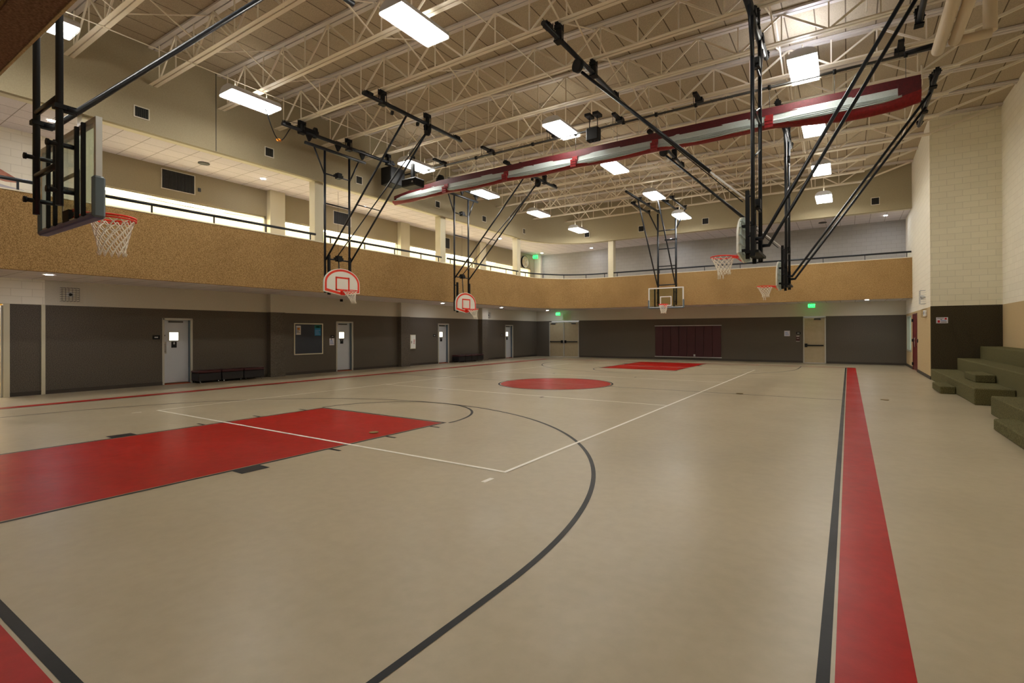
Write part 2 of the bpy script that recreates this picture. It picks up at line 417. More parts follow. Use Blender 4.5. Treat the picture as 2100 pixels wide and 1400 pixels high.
# ------------------------------------------------------------------ floor with its painted court
def build_floor():
    m = MB()
    m.quad((-15, YNW-0.3, 0), (XA+0.6, YNW-0.3, 0), (XA+0.6, YW+0.3, 0), (-15, YW+0.3, 0))
    z1, z2, z3, z4 = 0.0012, 0.0024, 0.0036, 0.0048
    def rect(mi, x0, x1, y0, y1, z):
        m.cur = mi; m.quad((x0,y0,z),(x1,y0,z),(x1,y1,z),(x0,y1,z))
    def arc(mi, cx, cy, r0, r1, a0, a1, z, n=72):
        m.cur = mi
        for i in range(n):
            a, b = a0+(a1-a0)*i/n, a0+(a1-a0)*(i+1)/n
            if r0 <= 0: m.add([(cx,cy,z),(cx+r1*math.cos(a),cy+r1*math.sin(a),z),(cx+r1*math.cos(b),cy+r1*math.sin(b),z)], [(0,1,2)])
            else: m.quad((cx+r0*math.cos(a),cy+r0*math.sin(a),z),(cx+r1*math.cos(a),cy+r1*math.sin(a),z),(cx+r1*math.cos(b),cy+r1*math.sin(b),z),(cx+r0*math.cos(b),cy+r0*math.sin(b),z))
    RED, BLK, WHT = 1, 2, 3
    xl, xr, yn, yf = -7.66, 7.82, -13.09, 12.50
    lw = 0.056; gp = 0.019; rw = 0.326
    # boundary: black line, bare gap, broad red band
    rect(BLK, xr, xr+lw, yn-lw, yf+lw, z1); rect(BLK, xl-lw, xl, yn-lw, yf+lw, z1)
    rect(BLK, xl-lw, xr+lw, yn-lw, yn, z1+0.0003); rect(BLK, xl-lw, xr+lw, yf, yf+lw*0.6, z1+0.0003)
    a = lw+gp
    rect(RED, xr+a, xr+a+rw, yn-a-rw, yf+0.2, z1); rect(RED, xl-a-rw, xl-a, yn-a-rw, yf+0.2, z1)
    rect(RED, xl-a-rw, xr+a+rw, yn-a-rw, yn-a, z1+0.0003); rect(RED, xl-a-rw, xr+a+rw, yf+lw*0.6+gp, yf+0.2, z1+0.0003)
    # keys
    kx0, kx1 = -1.829, 1.760; c = (kx0+kx1)/2
    for sgn, ft, base in ((1, -7.11, yn), (-1, 7.11, yf)):
        y0, y1 = sorted((ft-sgn*0.07, base)); rect(RED, kx0+0.07, kx1-0.07, y0, y1, z1)
        y0, y1 = sorted((ft, base))
        rect(BLK, kx0, kx0+0.05, y0, y1, z1+0.0002); rect(BLK, kx1-0.05, kx1, y0, y1, z1+0.0002)
        rect(BLK, kx0, kx1, ft-0.05 if sgn > 0 else ft, ft if sgn > 0 else ft+0.05, z2)
        if sgn > 0: arc(BLK, c, ft, 1.82, 1.87, 0, PI, z2)
        else: arc(BLK, c, ft, 1.82, 1.87, PI, 2*PI, z2)
        for x0, x1 in ((kx1, kx1+0.22), (kx0-0.24, kx0)):
            for k, (d0, d1) in enumerate(((3.40, 3.73), (2.38, 2.43), (1.38, 1.43), (0.40, 0.45))):
                u0, u1 = sorted((ft-sgn*d0, ft-sgn*d1)); rect(BLK, x0, x1, u0, u1, z2)
        # three-point line
        hc = -11.38 if sgn > 0 else 10.9
        if sgn > 0: arc(BLK, c, hc, 6.08, 6.13, 0, PI, z2, 140)
        else: arc(BLK, c, hc, 6.08, 6.13, PI, 2*PI, z2, 140)
        u0, u1 = sorted((hc, base)); rect(BLK, c+6.08, c+6.13, u0, u1, z2); rect(BLK, c-6.13, c-6.08, u0, u1, z2)
    # centre circle and half-way line
    arc(RED, c, 0, 0, 1.755, 0, 2*PI, z2); arc(BLK, c, 0, 1.785, 1.84, 0, 2*PI, z2)
    rect(BLK, xl, c-1.84, -0.025, 0.025, z1); rect(BLK, c+1.84, xr, -0.025, 0.025, z1)
    rect(0, c-1.755, c+1.755, -0.012, 0.012, z3)
    # volleyball court
    hx_, hy = 4.572, 9.215; q = 0.05
    rect(WHT, -hx_, -hx_+q, -hy, hy, z3); rect(WHT, hx_-q, hx_, -hy, hy, z3)
    rect(WHT, -hx_, hx_, -hy, -hy+q, z3+0.0002); rect(WHT, -hx_, hx_, hy-q, hy, z3+0.0002)
    rect(WHT, -hx_, hx_, -3.03, -2.98, z3+0.0002); rect(WHT, -hx_, hx_, 2.98, 3.03, z3+0.0002)
    rect(WHT, hx_-0.03, hx_+0.03, -9.64, -9.47, z3); rect(WHT, -hx_-0.01, -hx_+0.04, -9.64, -9.47, z3)
    # dark tick marks near the attack lines
    for x, y in ((-2.04, -3.14), (1.38, -3.13), (-2.06, 3.45), (1.38, 3.41)):
        rect(BLK, x-0.03, x+0.03, y-0.12, y+0.05, z2)
    o = m.build('floor', [M_FLOOR, M_RED, M_BLACK, M_WHITE]); recalc(o)
    # keep faces pointing up
    for p in o.data.polygons:
        if p.normal.z < 0: p.flip()
    return struct(o)
build_floor()
for x, y, r, l in ((1.36, -8.42, 0.075, 'round brass floor plate set in the red key nearest the camera'),
                   (5.51, 0.09, 0.085, 'brown round floor plate on the thin black half-way line'),
                   (8.68, 0.52, 0.085, 'small brass floor plate on bare floor right of the red sideline')):
    m = MB().disc((x, y, 0.009), r, 0.006, (0,0,1), 24)
    tag(m.build('floor_plate', M_BRASS, off=(x, y, 0.006)), l, 'floor plate')

# ------------------------------------------------------------------ walls, lower level
def wall(name, mats, fn):
    m = MB(); fn(m); o = m.build(name, mats); return struct(o)
TH = 0.3
# left wall: carpet panel below, khaki band above, openings for the four doors
DOORS_L = [(-6.75, -5.90), (-0.38, 0.47), (5.87, 6.71), (12.02, 12.88)]
def wl(m):
    ys = [-9.5]
    for a, b in DOORS_L: ys += [a, b]
    ys.append(YW)
    m.cur = 0
    for i in range(0, len(ys), 2): m.box(XW-TH, XW, ys[i], ys[i+1], 0, ZD)
    for a, b in DOORS_L: m.box(XW-TH, XW, a, b, 2.13, ZD)
    m.box(XW-TH, XW, -10.18, -9.58, 0, ZD)
    m.box(XW-TH, XW, YNW, -11.4, 0, ZD)
    m.cur = 1
    m.box(XW-TH, XW, -9.5, YW, ZD, ZS+0.4)
    m.cur = 2
    m.box(XW-TH, XW, YNW, -9.5, ZD, ZS+0.4)
wall('wall_left', [M_CARPETWALL, M_PAINT, M_CMU_YZ], wl)
for a, b, n in ((-10.30, -10.18, 1), (-9.58, -9.50, 2)):
    struct(MB().box(XW-0.05, XW+0.05, a, b, 0, ZD).build('trim_%d' % n, M_PAINTC))
# pilasters, both storeys of the left wall
for k, y in enumerate((-3.08, 3.35, 9.66)):
    struct(MB().box(XW, XW+0.24, y-0.29, y+0.29, 0, ZD).build('trim_%d' % (3+k*2), M_CARPETWALL))
    struct(MB().box(XW, XW+0.24, y-0.29, y+0.29, ZD, ZS).build('trim_%d' % (4+k*2), M_PAINT))
# far wall
def wf(m):
    m.cur = 0
    segs = [(XW, -9.55), (-7.27, 5.93), (6.97, XR)]
    for a, b in segs: m.box(a, b, YW, YW+TH, 0, ZD)
    m.cur = 1
    m.box(XW, XR, YW, YW+TH, ZD, ZS+0.4)
wall('wall_far', [M_CARPETWALL, M_PAINT], wf)
# right wall beyond the alcove, with door and window openings
def wr(m):
    m.cur = 0
    ys = [YA0+0.001, 11.30, 12.85, 13.55, 15.30, YW]
    for i in (0, 2, 4): m.box(XR, XR+0.35, ys[i], ys[i+1], 0, 2.46)
    m.box(XR, XR+0.35, 11.30, 12.85, 2.38, 2.46)
    m.box(XR, XR+0.35, 13.55, 15.30, 0, 0.78)
    m.box(XR, XR+0.35, 13.55, 15.30, 2.30, 2.46)
    m.cur = 1
    m.box(XR, XR+0.35, YA0+0.001, YW, 2.46, 9.2)
wall('wall_right', [M_TANCARPET, M_CMU_YZ], wr)
def wa(m):   # alcove: end wall facing the camera, back wall, near end wall
    m.cur = 0; m.box(XR+0.36, XA+TH, YA0, YA0+TH, 0, 2.48); m.quad((XR, YA0, 0), (XR+0.36, YA0, 0), (XR+0.36, YA0, 2.48), (XR, YA0, 2.48))
    m.cur = 1; m.box(XR+0.36, XA+TH, YA0, YA0+TH, 2.48, 9.2); m.quad((XR, YA0, 2.48), (XR+0.36, YA0, 2.48), (XR+0.36, YA0, 9.2), (XR, YA0, 9.2))
    m.cur = 2; m.box(XA, XA+TH, YA1, YA0, 0, 2.48)
    m.cur = 3; m.box(XA, XA+TH, YA1, YA0, 2.48, 9.2)
    m.cur = 3; m.box(XR, XA+TH, YA1-TH, YA1, 0, 9.2); m.box(XR, XR+TH, YNW, YA1-TH, 0, 9.2)
wall('wall_alcove', [M_CARPETOLIVE, M_CMU_XZ, M_TANCARPET, M_CMU_YZ], wa)
wall('wall_near', [M_PAINT], lambda m: m.box(-15, XR+TH, YNW-TH, YNW, 0, 9.4))
# baseboards
for nm, args in (('baseboard_left', (XW, XW+0.02, -9.5, YW, 0, 0.11)), ('baseboard_far', (-7.2, 5.9, YW-0.02, YW, 0, 0.11)), ('baseboard_right', (XR-0.02, XR, YA0, 11.2, 0, 0.11))):
    m = MB()
    if nm == 'baseboard_left':
        ys = [-9.5]
        for a, b in DOORS_L: ys += [a, b]
        ys.append(YW)
        for i in range(0, len(ys), 2): m.box(XW, XW+0.02, ys[i], ys[i+1], 0, 0.11)
        m.box(XW, XW+0.02, -10.18, -9.58, 0, 0.11)
    elif nm == 'baseboard_far':
        m.box(-7.2, 5.9, YW-0.02, YW, 0, 0.11); m.box(7.0, XR, YW-0.02, YW, 0, 0.11)
    else:
        m.box(*args); m.box(XR-0.02, XR, 12.9, YW, 0, 0.11)
    struct(m.build(nm, M_BASE))

# ------------------------------------------------------------------ balcony
def balcony():
    e0, e1 = edge_line(0.0), edge_line(0.15)
    m = MB()
    strip(m, e0, e0, ZT, ZS-0.03); strip(m, e1, e1, ZS-0.03, ZT)
    strip(m, e0, e1, ZS-0.03, ZS-0.03, False)
    strip(m, e1, e0, ZT, ZT, False)
    o = m.build('wall_balcony', M_CARPETGOLD)
    struct(o)
    m = MB()
    # dark carpet wrapping the underside along the near run over the camera
    m.box(XF+1, XR, YN-0.15, YN-0.002, ZS-0.045, ZS-0.03)
    struct(m.build('trim_9', M_CARPETDARK))
    struct(MB().box(XF+1, XR, YN-0.008, YN+0.004, ZS-0.05, ZS-0.028).build('trim_21', M_TANCARPET))
    m = MB(); ea, eb = edge_line(-0.012), edge_line(0.162)
    strip(m, ea, eb, ZT+0.03, ZT+0.03, False); strip(m, ea, ea, ZT+0.03, ZT); strip(m, eb, eb, ZT, ZT+0.03)
    struct(m.build('trim_10', M_WHITECAP))
    # soffit and running-track floor: a slab between edge and outer walls
    def slab(m, zlo, zhi):
        e = edge_line(0.15)
        out = [(XR, YW)]
        n = len(e)
        outer = []
        for i, (x, y) in enumerate(e):
            if i <= 0: outer.append((XR, YW))
            elif i <= 25:
                t = (i-1)/24.0
                # walk the outer rectangle corner
                if t < 0.5: outer.append((e[1][0]+(XW-e[1][0])*t*2, YW))
                else: outer.append((XW, YW+(e[25][1]-YW)*(t-0.5)*2))
            elif i < n-1:
                t = (i-26)/12.0
                if t < 0.5: outer.append((XW, e[26][1]+(YNW-e[26][1])*t*2))
                else: outer.append((XW+(e[38][0]-XW)*(t-0.5)*2, YNW))
            else: outer.append((XR, YNW))
        strip(m, e, outer, zlo, zlo, False)
        strip(m, outer, e, zhi, zhi, False)
    m = MB(); slab(m, ZS, ZS+0.35)
    struct(m.build('ceiling_balcony_underside', M_TILE))
    m = MB(); strip(m, edge_line(0.14), edge_line(0.42), ZU-0.012, ZU-0.012, False); strip(m, edge_line(0.42), edge_line(0.42), ZU-0.012, ZU)
    struct(m.build('trim_20', M_PAINTC))
    m = MB(); slab(m, ZU, ZU+0.2)
    struct(m.build('ceiling_track', M_TILE))
    # wall above the track edge up to the roof
    e2 = edge_line(0.14)
    m = MB(); strip(m, e0, e0, zroof, ZU-0.03); strip(m, e2, e2, ZU-0.03, zroof); strip(m, e0, e2, ZU-0.03, ZU-0.03, False)
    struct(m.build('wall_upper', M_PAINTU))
    m = MB(); ea = edge_line(-0.004)
    m.box(XF-0.004, XF-0.001, -6.50, -6.485, ZU, zroof(XF))
    return m
balcony()
struct(MB().box(XF-0.001, XF+0.004, -6.495, -6.475, ZU-0.02, 9.27).build('trim_11', M_GRILLE))
# columns on the balcony edge
for k, (x, y, l) in enumerate(((-8.1, -3.0, 'square cream column on the left balcony edge nearest the camera'),
                    (-8.1, 3.38, 'square cream column at the middle of the left balcony edge'),
                    (-8.1, 9.66, 'square cream column on the left balcony just before the rounded corner'),
                    (-3.82, 13.32, 'square cream column on the far balcony edge'),
                    (-8.1, -9.3, 'square cream column behind the nearest glass backboard'))):
    m = MB().box(x-0.16, x+0.16, y-0.17, y+0.17, 3.44, ZU)
    tag(m.build('balcony_column', M_PAINTC, off=(x, y, 3.44)), l, 'column', 'columns along the balcony edge')
# handrail
def railing(pts, label, posts):
    t = thing('handrail', label, 'railing', (pts[0][0], pts[0][1], ZT+0.03), 0, 'black handrails on the balcony wall')
    off = (pts[0][0], pts[0][1], ZT+0.03)
    MB().tube([(x, y, 5.10) for x, y in pts], 0.042, 8).build('rail', M_BLACKPIPE, t, off)
    for x, y in posts:
        MB().box(x-0.013, x+0.013, y-0.02, y+0.02, ZT+0.03, 5.085).build('post', M_BLACKPIPE, t, off)
e = edge_line(0.09)
def clip(pts, f): return [p for p in pts if f(*p)]
L_LINE = lambda a, b: [(XF-0.09, a), (XF-0.09, b)]
railing(L_LINE(-12.0, -9.5), 'black handrail on the left balcony behind the nearest hoop', [(XF-0.09, y) for y in (-11.8, -10.6)])
railing(L_LINE(-9.1, -3.2), 'black handrail on the left balcony from the glass hoop to the first column', [(XF-0.09, y) for y in (-8.05, -6.5, -4.96, -3.4)])
railing(L_LINE(-2.8, 3.18), 'black handrail on the left balcony between first and second columns', [(XF-0.09, y) for y in (-2.6, -1.1, 0.4, 1.9, 3.0)])
railing(L_LINE(3.58, 9.46), 'black handrail on the left balcony between second and third columns', [(XF-0.09, y) for y in (3.8, 5.4, 6.91, 8.3, 9.3)])
cor = [p for p in e[1:26]]
railing([(-4.02, YF+0.09)]+cor+[(XF-0.09, 9.86)], 'curved black handrail round the far left balcony corner', [cor[4], cor[10], cor[16], cor[22], (-4.2, YF+0.09)])
railing([(-3.62, YF+0.09), (XR-0.02, YF+0.09)], 'long black handrail on the far balcony right of the column', [(x, YF+0.09) for x in (-3.4, -0.9, 1.53, 3.3, 5.2, 6.96, 8.6, 10.13)])
# upper outer walls with the ribbon windows into the lit room
WINS = [(-8.55, -3.40), (-2.76, 3.10), (3.62, 9.02), (9.92, 15.05)]
def wu(m):
    m.cur = 0
    ys = [-8.7]
    for a, b in WINS: ys += [a, b]
    ys.append(YW)
    for i in range(0, len(ys), 2): m.box(XW-0.2, XW, ys[i], ys[i+1], ZS+0.4, ZU)
    for a, b in WINS:
        m.box(XW-0.2, XW, a, b, 6.03, ZU); m.box(XW-0.2, XW, a, b, ZS+0.4, 4.5)
    m.cur = 1
    m.box(XW-0.2, XW, YNW, -8.7, ZS+0.4, ZU)
    m.box(XW, XW+0.05, -9.75, -9.68, ZS+0.4, ZU)
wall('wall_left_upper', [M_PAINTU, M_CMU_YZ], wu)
for k, y in enumerate((-3.08, 3.35, 9.47)):
    struct(MB().box(XW, XW+0.24, y-0.29, y+0.29, 3.45, ZU).build('trim_%d' % (12+k), M_PAINTC if k < 3 else M_PAINT))
wall('wall_far_upper', [M_CMU_FAR, M_PAINT], lambda m: (m.box(-10.1, XR, YW, YW+TH, ZS+0.4, ZU), setattr(m, 'cur', 1), m.box(XW, -10.1, YW-0.25, YW+TH, ZS+0.4, ZU)))
for k, (a, b) in enumerate(WINS):
    t = bpy.data.objects.new('window_%d' % (k+1), None); COL.objects.link(t); struct(t); t.location = (XW, a, 4.5)
    off = (XW, a, 4.5)
    fr = MB(); fr.box(XW-0.12, XW-0.05, a, b, 5.98, 6.03); fr.box(XW-0.12, XW-0.05, a, b, 4.5, 4.55); fr.box(XW-0.12, XW-0.05, a, a+0.04, 4.5, 6.03); fr.box(XW-0.12, XW-0.05, b-0.04, b, 4.5, 6.03)
    fr.build('window_frame', M_PAINTC, t, off)
    MB().box(XW-0.09, XW-0.082, a+0.04, b-0.04, 4.55, 5.98).build('pane', M_GLASS2, t, off)
# the lit room behind the ribbon windows
def rm(m):
    m.cur = 0
    m.box(-16.2, -16.0, -9.5, 16.5, 3.5, 6.7); m.box(-16.2, XW-0.2, -9.7, -9.5, 3.5, 6.7); m.box(-16.2, XW-0.2, 16.3, 16.5, 3.5, 6.7)
    m.box(-16.2, XW-0.2, -9.7, 16.5, 6.6, 6.8); m.box(-16.2, XW-0.2, -9.7, 16.5, 3.3, 3.5)
wall('wall_side_room', [M_CREAMWALL], rm)
first = None
for k, y in enumerate((-7.0, -4.4, -0.8, 2.0, 5.2, 7.8, 11.0, 13.6)):
    m = MB().box(-13.6, -12.4, y-0.95, y+0.95, 6.555, 6.585)
    nm = ['first', 'second', 'third', 'fourth', 'fifth', 'sixth', 'seventh', 'eighth'][k]
    tag(m.build('troffer_light', M_TROF, off=(-13.0, y, 6.57)), 'bright ceiling panel in the side room, %s from the camera end' % nm, 'ceiling light', 'ceiling panels beyond the ribbon windows')
# sagging cable seen along the window heads
for k, (a, b) in enumerate(WINS):
    pts = [(XW+0.03, a+(b-a)*i/16, 5.94-0.10*math.sin(PI*i/16)) for i in range(17)]
    tag(MB().tube(pts, 0.009, 5).build('cable', M_DARKGREY, off=(XW+0.03, a, 5.9)), 'thin grey cable sagging along the head of ribbon window %s' % ['nearest the camera', 'between the first two pilasters', 'between the last two pilasters', 'under the round wall clock'][k], 'cable', 'cables along the ribbon windows')

# ------------------------------------------------------------------ roof deck and joists
m = MB(); zz = lambda x: zroof(x)
m.add([(XF-0.2, YNW-0.3, zz(XF-0.2)), (XA+0.4, YNW-0.3, zz(XA+0.4)), (XA+0.4, YF+0.2, zz(XA+0.4)), (XF-0.2, YF+0.2, zz(XF-0.2)),
       (XF-0.2, YNW-0.3, 9.5), (XA+0.4, YNW-0.3, 9.5), (XA+0.4, YF+0.2, 9.5), (XF-0.2, YF+0.2, 9.5)], [(0,1,2,3),(7,6,5,4),(0,4,5,1),(1,5,6,2),(2,6,7,3),(3,7,4,0)])
struct(m.build('ceiling', M_DECK))
ZB = 8.25
def joist(y, long, label):
    xe = XA if long else XR
    t = thing('roof_joist', label, 'roof joist', (XF, y, ZB), 0, 'open-web steel joists under the roof')
    off = (XF, y, ZB)
    xb0, xb1 = XF+0.0, (10.35 if long else 8.55)
    m = MB()
    for s in (-1, 1): m.box(xb0, xb1, y+s*0.011, y+s*0.10, ZB, ZB+0.012); m.box(xb0, xb1, y+s*0.014, y+s*0.022, ZB, ZB+0.07)
    m.build('bottom_chord', M_STEEL, t, off)
    m = MB()
    for s in (-1, 1):
        w0, w1 = sorted((s*0.014, s*0.12))
        for za in (0.05,):
            vs = []
            for x in (XF, xe):
                zt = zroof(x)-0.012
                vs += [(x, y+w0, zt-za), (x, y+w1, zt-za), (x, y+w1, zt), (x, y+w0, zt)]
            m.add(vs, [(0,1,2,3),(7,6,5,4),(0,4,5,1),(1,5,6,2),(2,6,7,3),(3,7,4,0)])
    m.build('top_chord', M_STEELD, t, off)
    nodes = [-7.42+1.88*k for k in range(10)]
    nodes = [x for x in nodes if x < xb1+0.05]
    def bar(x0, z0, x1, z1, r=0.021, nm='web_bar'):
        MB().bar((x0, y, z0), (x1, y, z1), r*2.1, r*1.5, (0,1,0)).build(nm, M_STEEL, t, off)
    for i, x in enumerate(nodes):
        zt = lambda q: zroof(q)-0.05
        if x-0.94 > XF: bar(x, ZB+0.03, x-0.94, zt(x-0.94))
        if x+0.94 < xe: bar(x, ZB+0.03, x+0.94, zt(x+0.94))
        bar(x, ZB+0.03, x, zt(x), 0.014, 'web_post')
        if x+0.94 < xb1: bar(x+0.94, ZB+0.03, x+0.94, zt(x+0.94), 0.014, 'web_post')
    bar(xb1-0.1, ZB+0.03, xe-0.1, zroof(xe)-0.08, 0.03)
    return reg(t)
JY = [-11.47+1.71*k for k in range(15)]
names_j = ['ninth joist', 'eighth joist', 'seventh joist', 'sixth joist', 'fifth joist', 'fourth joist', 'third joist', 'second joist', 'joist nearest', ]
proto_long = proto_short = None
for k, y in enumerate(JY):
    if y > YF-0.3: continue
    long = y < YA0
    if y < 0:
        d = sum(1 for q in JY if y < q < 0)
        lab = 'cream open-web roof joist, %s from the divider curtain toward the camera' % ['first', 'second', 'third', 'fourth', 'fifth', 'sixth', 'seventh'][d]
    else:
        d = sum(1 for q in JY if 0 < q < y)
        lab = 'cream open-web roof joist, %s beyond the divider curtain' % ['first', 'second', 'third', 'fourth', 'fifth', 'sixth', 'seventh', 'eighth'][d]
    if long:
        if proto_long is None: proto_long = joist(y, True, lab)
        else: dup(proto_long, (XF, y, ZB), label=lab)
    else:
        if proto_short is None: proto_short = joist(y, False, lab)
        else: dup(proto_short, (XF, y, ZB), label=lab)
# cross bridging between joists, in lines along the hall
JJ = [y for y in JY if y < YF-0.3]
for k, x in enumerate((-4.9, -1.1, 2.7, 6.5)):
    t = thing('cross_bridging', 'line of crossed steel bars between roof joists, %s from the left wall' % ['first', 'second', 'third', 'fourth'][k], 'bracing', (x, JJ[0], ZB), 0, 'crossed bridging bars between joists')
    off = (x, JJ[0], ZB)
    for a, b in zip(JJ[:-1], JJ[1:]):
        MB().bar((x, a, ZB+0.04), (x, b, zroof(x)-0.06), 0.034, 0.02).build('brace_bar', M_STEEL, t, off)
        MB().bar((x+0.05, a, zroof(x)-0.06), (x+0.05, b, ZB+0.04), 0.034, 0.02).build('brace_bar', M_STEEL, t, off)
for k, (x, l) in enumerate(((-5.6, 'thin cream conduit running lengthwise under the joists near the left wall'), (1.45, 'thin cream conduit running lengthwise under the joists near mid hall'), (8.3, 'thin cream conduit running lengthwise under the joists near the right wall'))):
    tag(MB().tube([(x, -12.5, ZB-0.02), (x, -1.6 if k != 1 else -2.6, ZB-0.02)], 0.013, 6).build('conduit', M_STEEL, off=(x, -12.5, ZB)), l, 'conduit')

# ------------------------------------------------------------------ high-bay lights
def high_bay(label, loc, up=False):
    t = thing('ceiling_light', label, 'ceiling light', loc, 0, 'high-bay lights under the roof joists')
    w_, l_ = 0.31, 0.66
    prof = [(-w_, 0.0), (w_, 0.0), (w_, 0.07), (w_*0.72, 0.15), (w_*0.35, 0.19), (-w_*0.35, 0.19), (-w_*0.72, 0.15), (-w_, 0.07)]
    MB().extr(prof, lambda x, z: (x, -l_, z+0.012), lambda x, z: (x, l_, z+0.012)).build('housing', M_HOUSE, t)
    MB().box(-w_+0.012, w_-0.012, -l_+0.012, l_-0.012, -0.034, 0.011).build('diffuser', M_DIFF, t)
    g = MB()
    for i in range(9):
        y = -l_+2*l_*i/8
        g.tube([(-w_, y, 0.0), (-w_, y, -0.045), (w_, y, -0.045), (w_, y, 0.0)], 0.0022, 4)
    for i in range(5):
        x = -w_+2*w_*i/4; g.tube([(x, -l_, -0.045), (x, l_, -0.045)], 0.0022, 4)
    g.build('wire_guard', M_HOUSE, t)
    for y in (-0.42, 0.42):
        MB().tube([(0, y, 0.20), (0, y, 8.3-loc[2])], 0.011, 6).build('hanger_rod', M_STEEL, t)
    MB().box(-0.10, 0.10, -0.55, 0.55, 0.203, 0.21).build('uplight_or_fill', M_UP if up else M_UP_ADDED, t)  # real uplight on one light; on the rest, glow added to brighten deck
    return reg(t)
LIGHTS = [(-5.6, -10.9, 7.85), (0.50, -6.62, 7.9), (-5.72, -6.57, 7.9), (-5.82, -0.36, 7.9), (0.45, -0.4, 7.9), (7.08, -0.42, 7.9), (7.08, 3.63, 7.9),
          (0.44, 3.79, 7.9), (-5.74, 3.73, 7.8), (-5.68, 8.16, 7.8), (-5.05, 11.45, 7.45), (0.54, 8.04, 7.8), (0.88, 11.2, 7.45), (7.11, 7.98, 7.8), (7.07, 11.4, 7.47)]
LN = ['white high-bay light half hidden behind the brown balcony corner, top left', 'large white high-bay light at the top of the centre row, nearest the camera', 'white high-bay light with a cord hanging from it, left row near the wall seam',
      'white high-bay light in the left row beside the black speaker', 'white high-bay light in the centre row just before the divider curtain', 'bright high-bay light with uplight glow, right row above the curtain',
      'white high-bay light in the right row just beyond the divider curtain', 'white high-bay light in the centre row just beyond the curtain', 'white high-bay light in the left row just below the curtain',
      'white high-bay light in the left row, third beyond the curtain end', 'white high-bay light at the far end of the left row', 'white high-bay light in the centre row, above the far glass hoop', 'white high-bay light at the far end of the centre row',
      'white high-bay light in the right row crossed by a black brace pipe', 'white high-bay light at the far end of the right row']
hb = None
for (x, y, z), l in zip(LIGHTS, LN):
    if y == -0.42: high_bay(l, (x, y, z), True)
    elif hb is None: hb = high_bay(l, (x, y, z))
    elif z > 7.7: dup(hb, (x, y, z), label=l)
    else: high_bay(l, (x, y, z))
# nearer lights, behind and beside the camera view, that light the near floor
for (x, y, z), l in (((7.08, -6.6, 7.9), 'white high-bay light in the right row, nearest the camera above the frame'), ((0.5, -11.0, 7.9), 'white high-bay light at the near end of the centre row above the frame'), ((7.1, -11.0, 7.9), 'white high-bay light at the near end of the right row above the frame')):
    dup(hb, (x, y, z), label=l)
# light cord with orange connector
t = thing('power_cord', 'black power cord with orange connector hanging from a left ceiling light', 'cord', (-5.72, -6.2, 7.88))
off = (-5.72, -6.2, 7.88)
c0, c1 = Vector((-5.72, -6.2, 7.88)), Vector((-6.6, -4.9, 7.95))
pts = [c0.lerp(c1, i/14)+Vector((0, 0, -0.62*math.sin(PI*i/14)**1.2)) for i in range(15)]
MB().tube(pts, 0.014, 6).build('cord', M_BLACKMAT, t, off)
MB().tube([pts[7]-Vector((0.02,0.02,0)), pts[8]], 0.04, 8).build('connector', M_PLUG, t, off)
# recessed downlights
DL_UP = [(-9.27, -4.25, 'left soffit before the first column'), (-9.46, 0.2, 'left soffit after the first column'), (-8.9, 9.15, 'left soffit before the third column'), (-9.6, 14.9, 'far left corner soffit by the exit sign'),
         (-5.9, 14.9, 'far soffit left of the far column'), (-0.7, 14.6, 'far soffit behind the far glass hoop'), (9.44, 14.28, 'far soffit at the right end'), (-9.05, -9.74, 'left soffit behind the nearest hoop')]
DL_LO = [(-8.9, -9.83, 'low soffit left of the wall speaker cage'), (-9.2, 4.7, 'low soffit left of the second side hoop'), (-9.35, 9.9, 'low soffit near the far left corner'), (-9.0, 14.6, 'low soffit by the double doors'), (8.69, 13.99, 'low soffit right of the exit door')]
def downlight(x, y, z, l):
    t = thing('recessed_downlight', 'round recessed downlight in the '+l, 'downlight', (x, y, z), 0, 'recessed downlights in the soffits')
    m = MB()
    n = 20
    for i in range(n):
        a, b = 2*PI*i/n, 2*PI*(i+1)/n
        m.quad((0.075*math.cos(a), 0.075*math.sin(a), -0.006), (0.10*math.cos(a), 0.10*math.sin(a), -0.006), (0.10*math.cos(b), 0.10*math.sin(b), -0.006), (0.075*math.cos(b), 0.075*math.sin(b), -0.006))
    m.build('trim_ring', M_PAINTC, t)
    MB().disc((0, 0, -0.003), 0.076, 0.004, (0,0,1), 20).build('lens', M_DOWN, t)
for x, y, l in DL_UP: downlight(x, y, ZU, 'upper '+l)
for x, y, l in DL_LO: downlight(x, y, ZS, l)
tag(MB().disc((-9.26, -6.14, ZU-0.01), 0.16, 0.03, (0,0,1), 20).build('ceiling_speaker', M_DARKGREY, off=(-9.26, -6.14, ZU)), 'round dark ceiling speaker in the left upper soffit above the wall grille', 'speaker')
tag(MB().disc((-0.55, 14.7, ZS-0.012), 0.2, 0.03, (0,0,1), 20).build('ceiling_speaker', M_GRILLE, off=(-0.55, 14.7, ZS)), 'round dark ceiling speaker in the low soffit by the double doors', 'speaker')
tag(MB().disc((6.9, 14.4, ZU-0.012), 0.18, 0.03, (0,0,1), 20).build('ceiling_speaker', M_GRILLE, off=(6.9, 14.4, ZU)), 'round dark ceiling speaker in the far upper soffit toward the right', 'speaker')
tag(MB().disc((-10.3, -0.33, 3.03), 0.06, 0.1, (0,0,1), 14).build('security_camera', M_BLACKMAT, off=(-10.3, -0.33, 3.03)), 'small black dome camera under the low soffit below the first side hoop', 'camera')

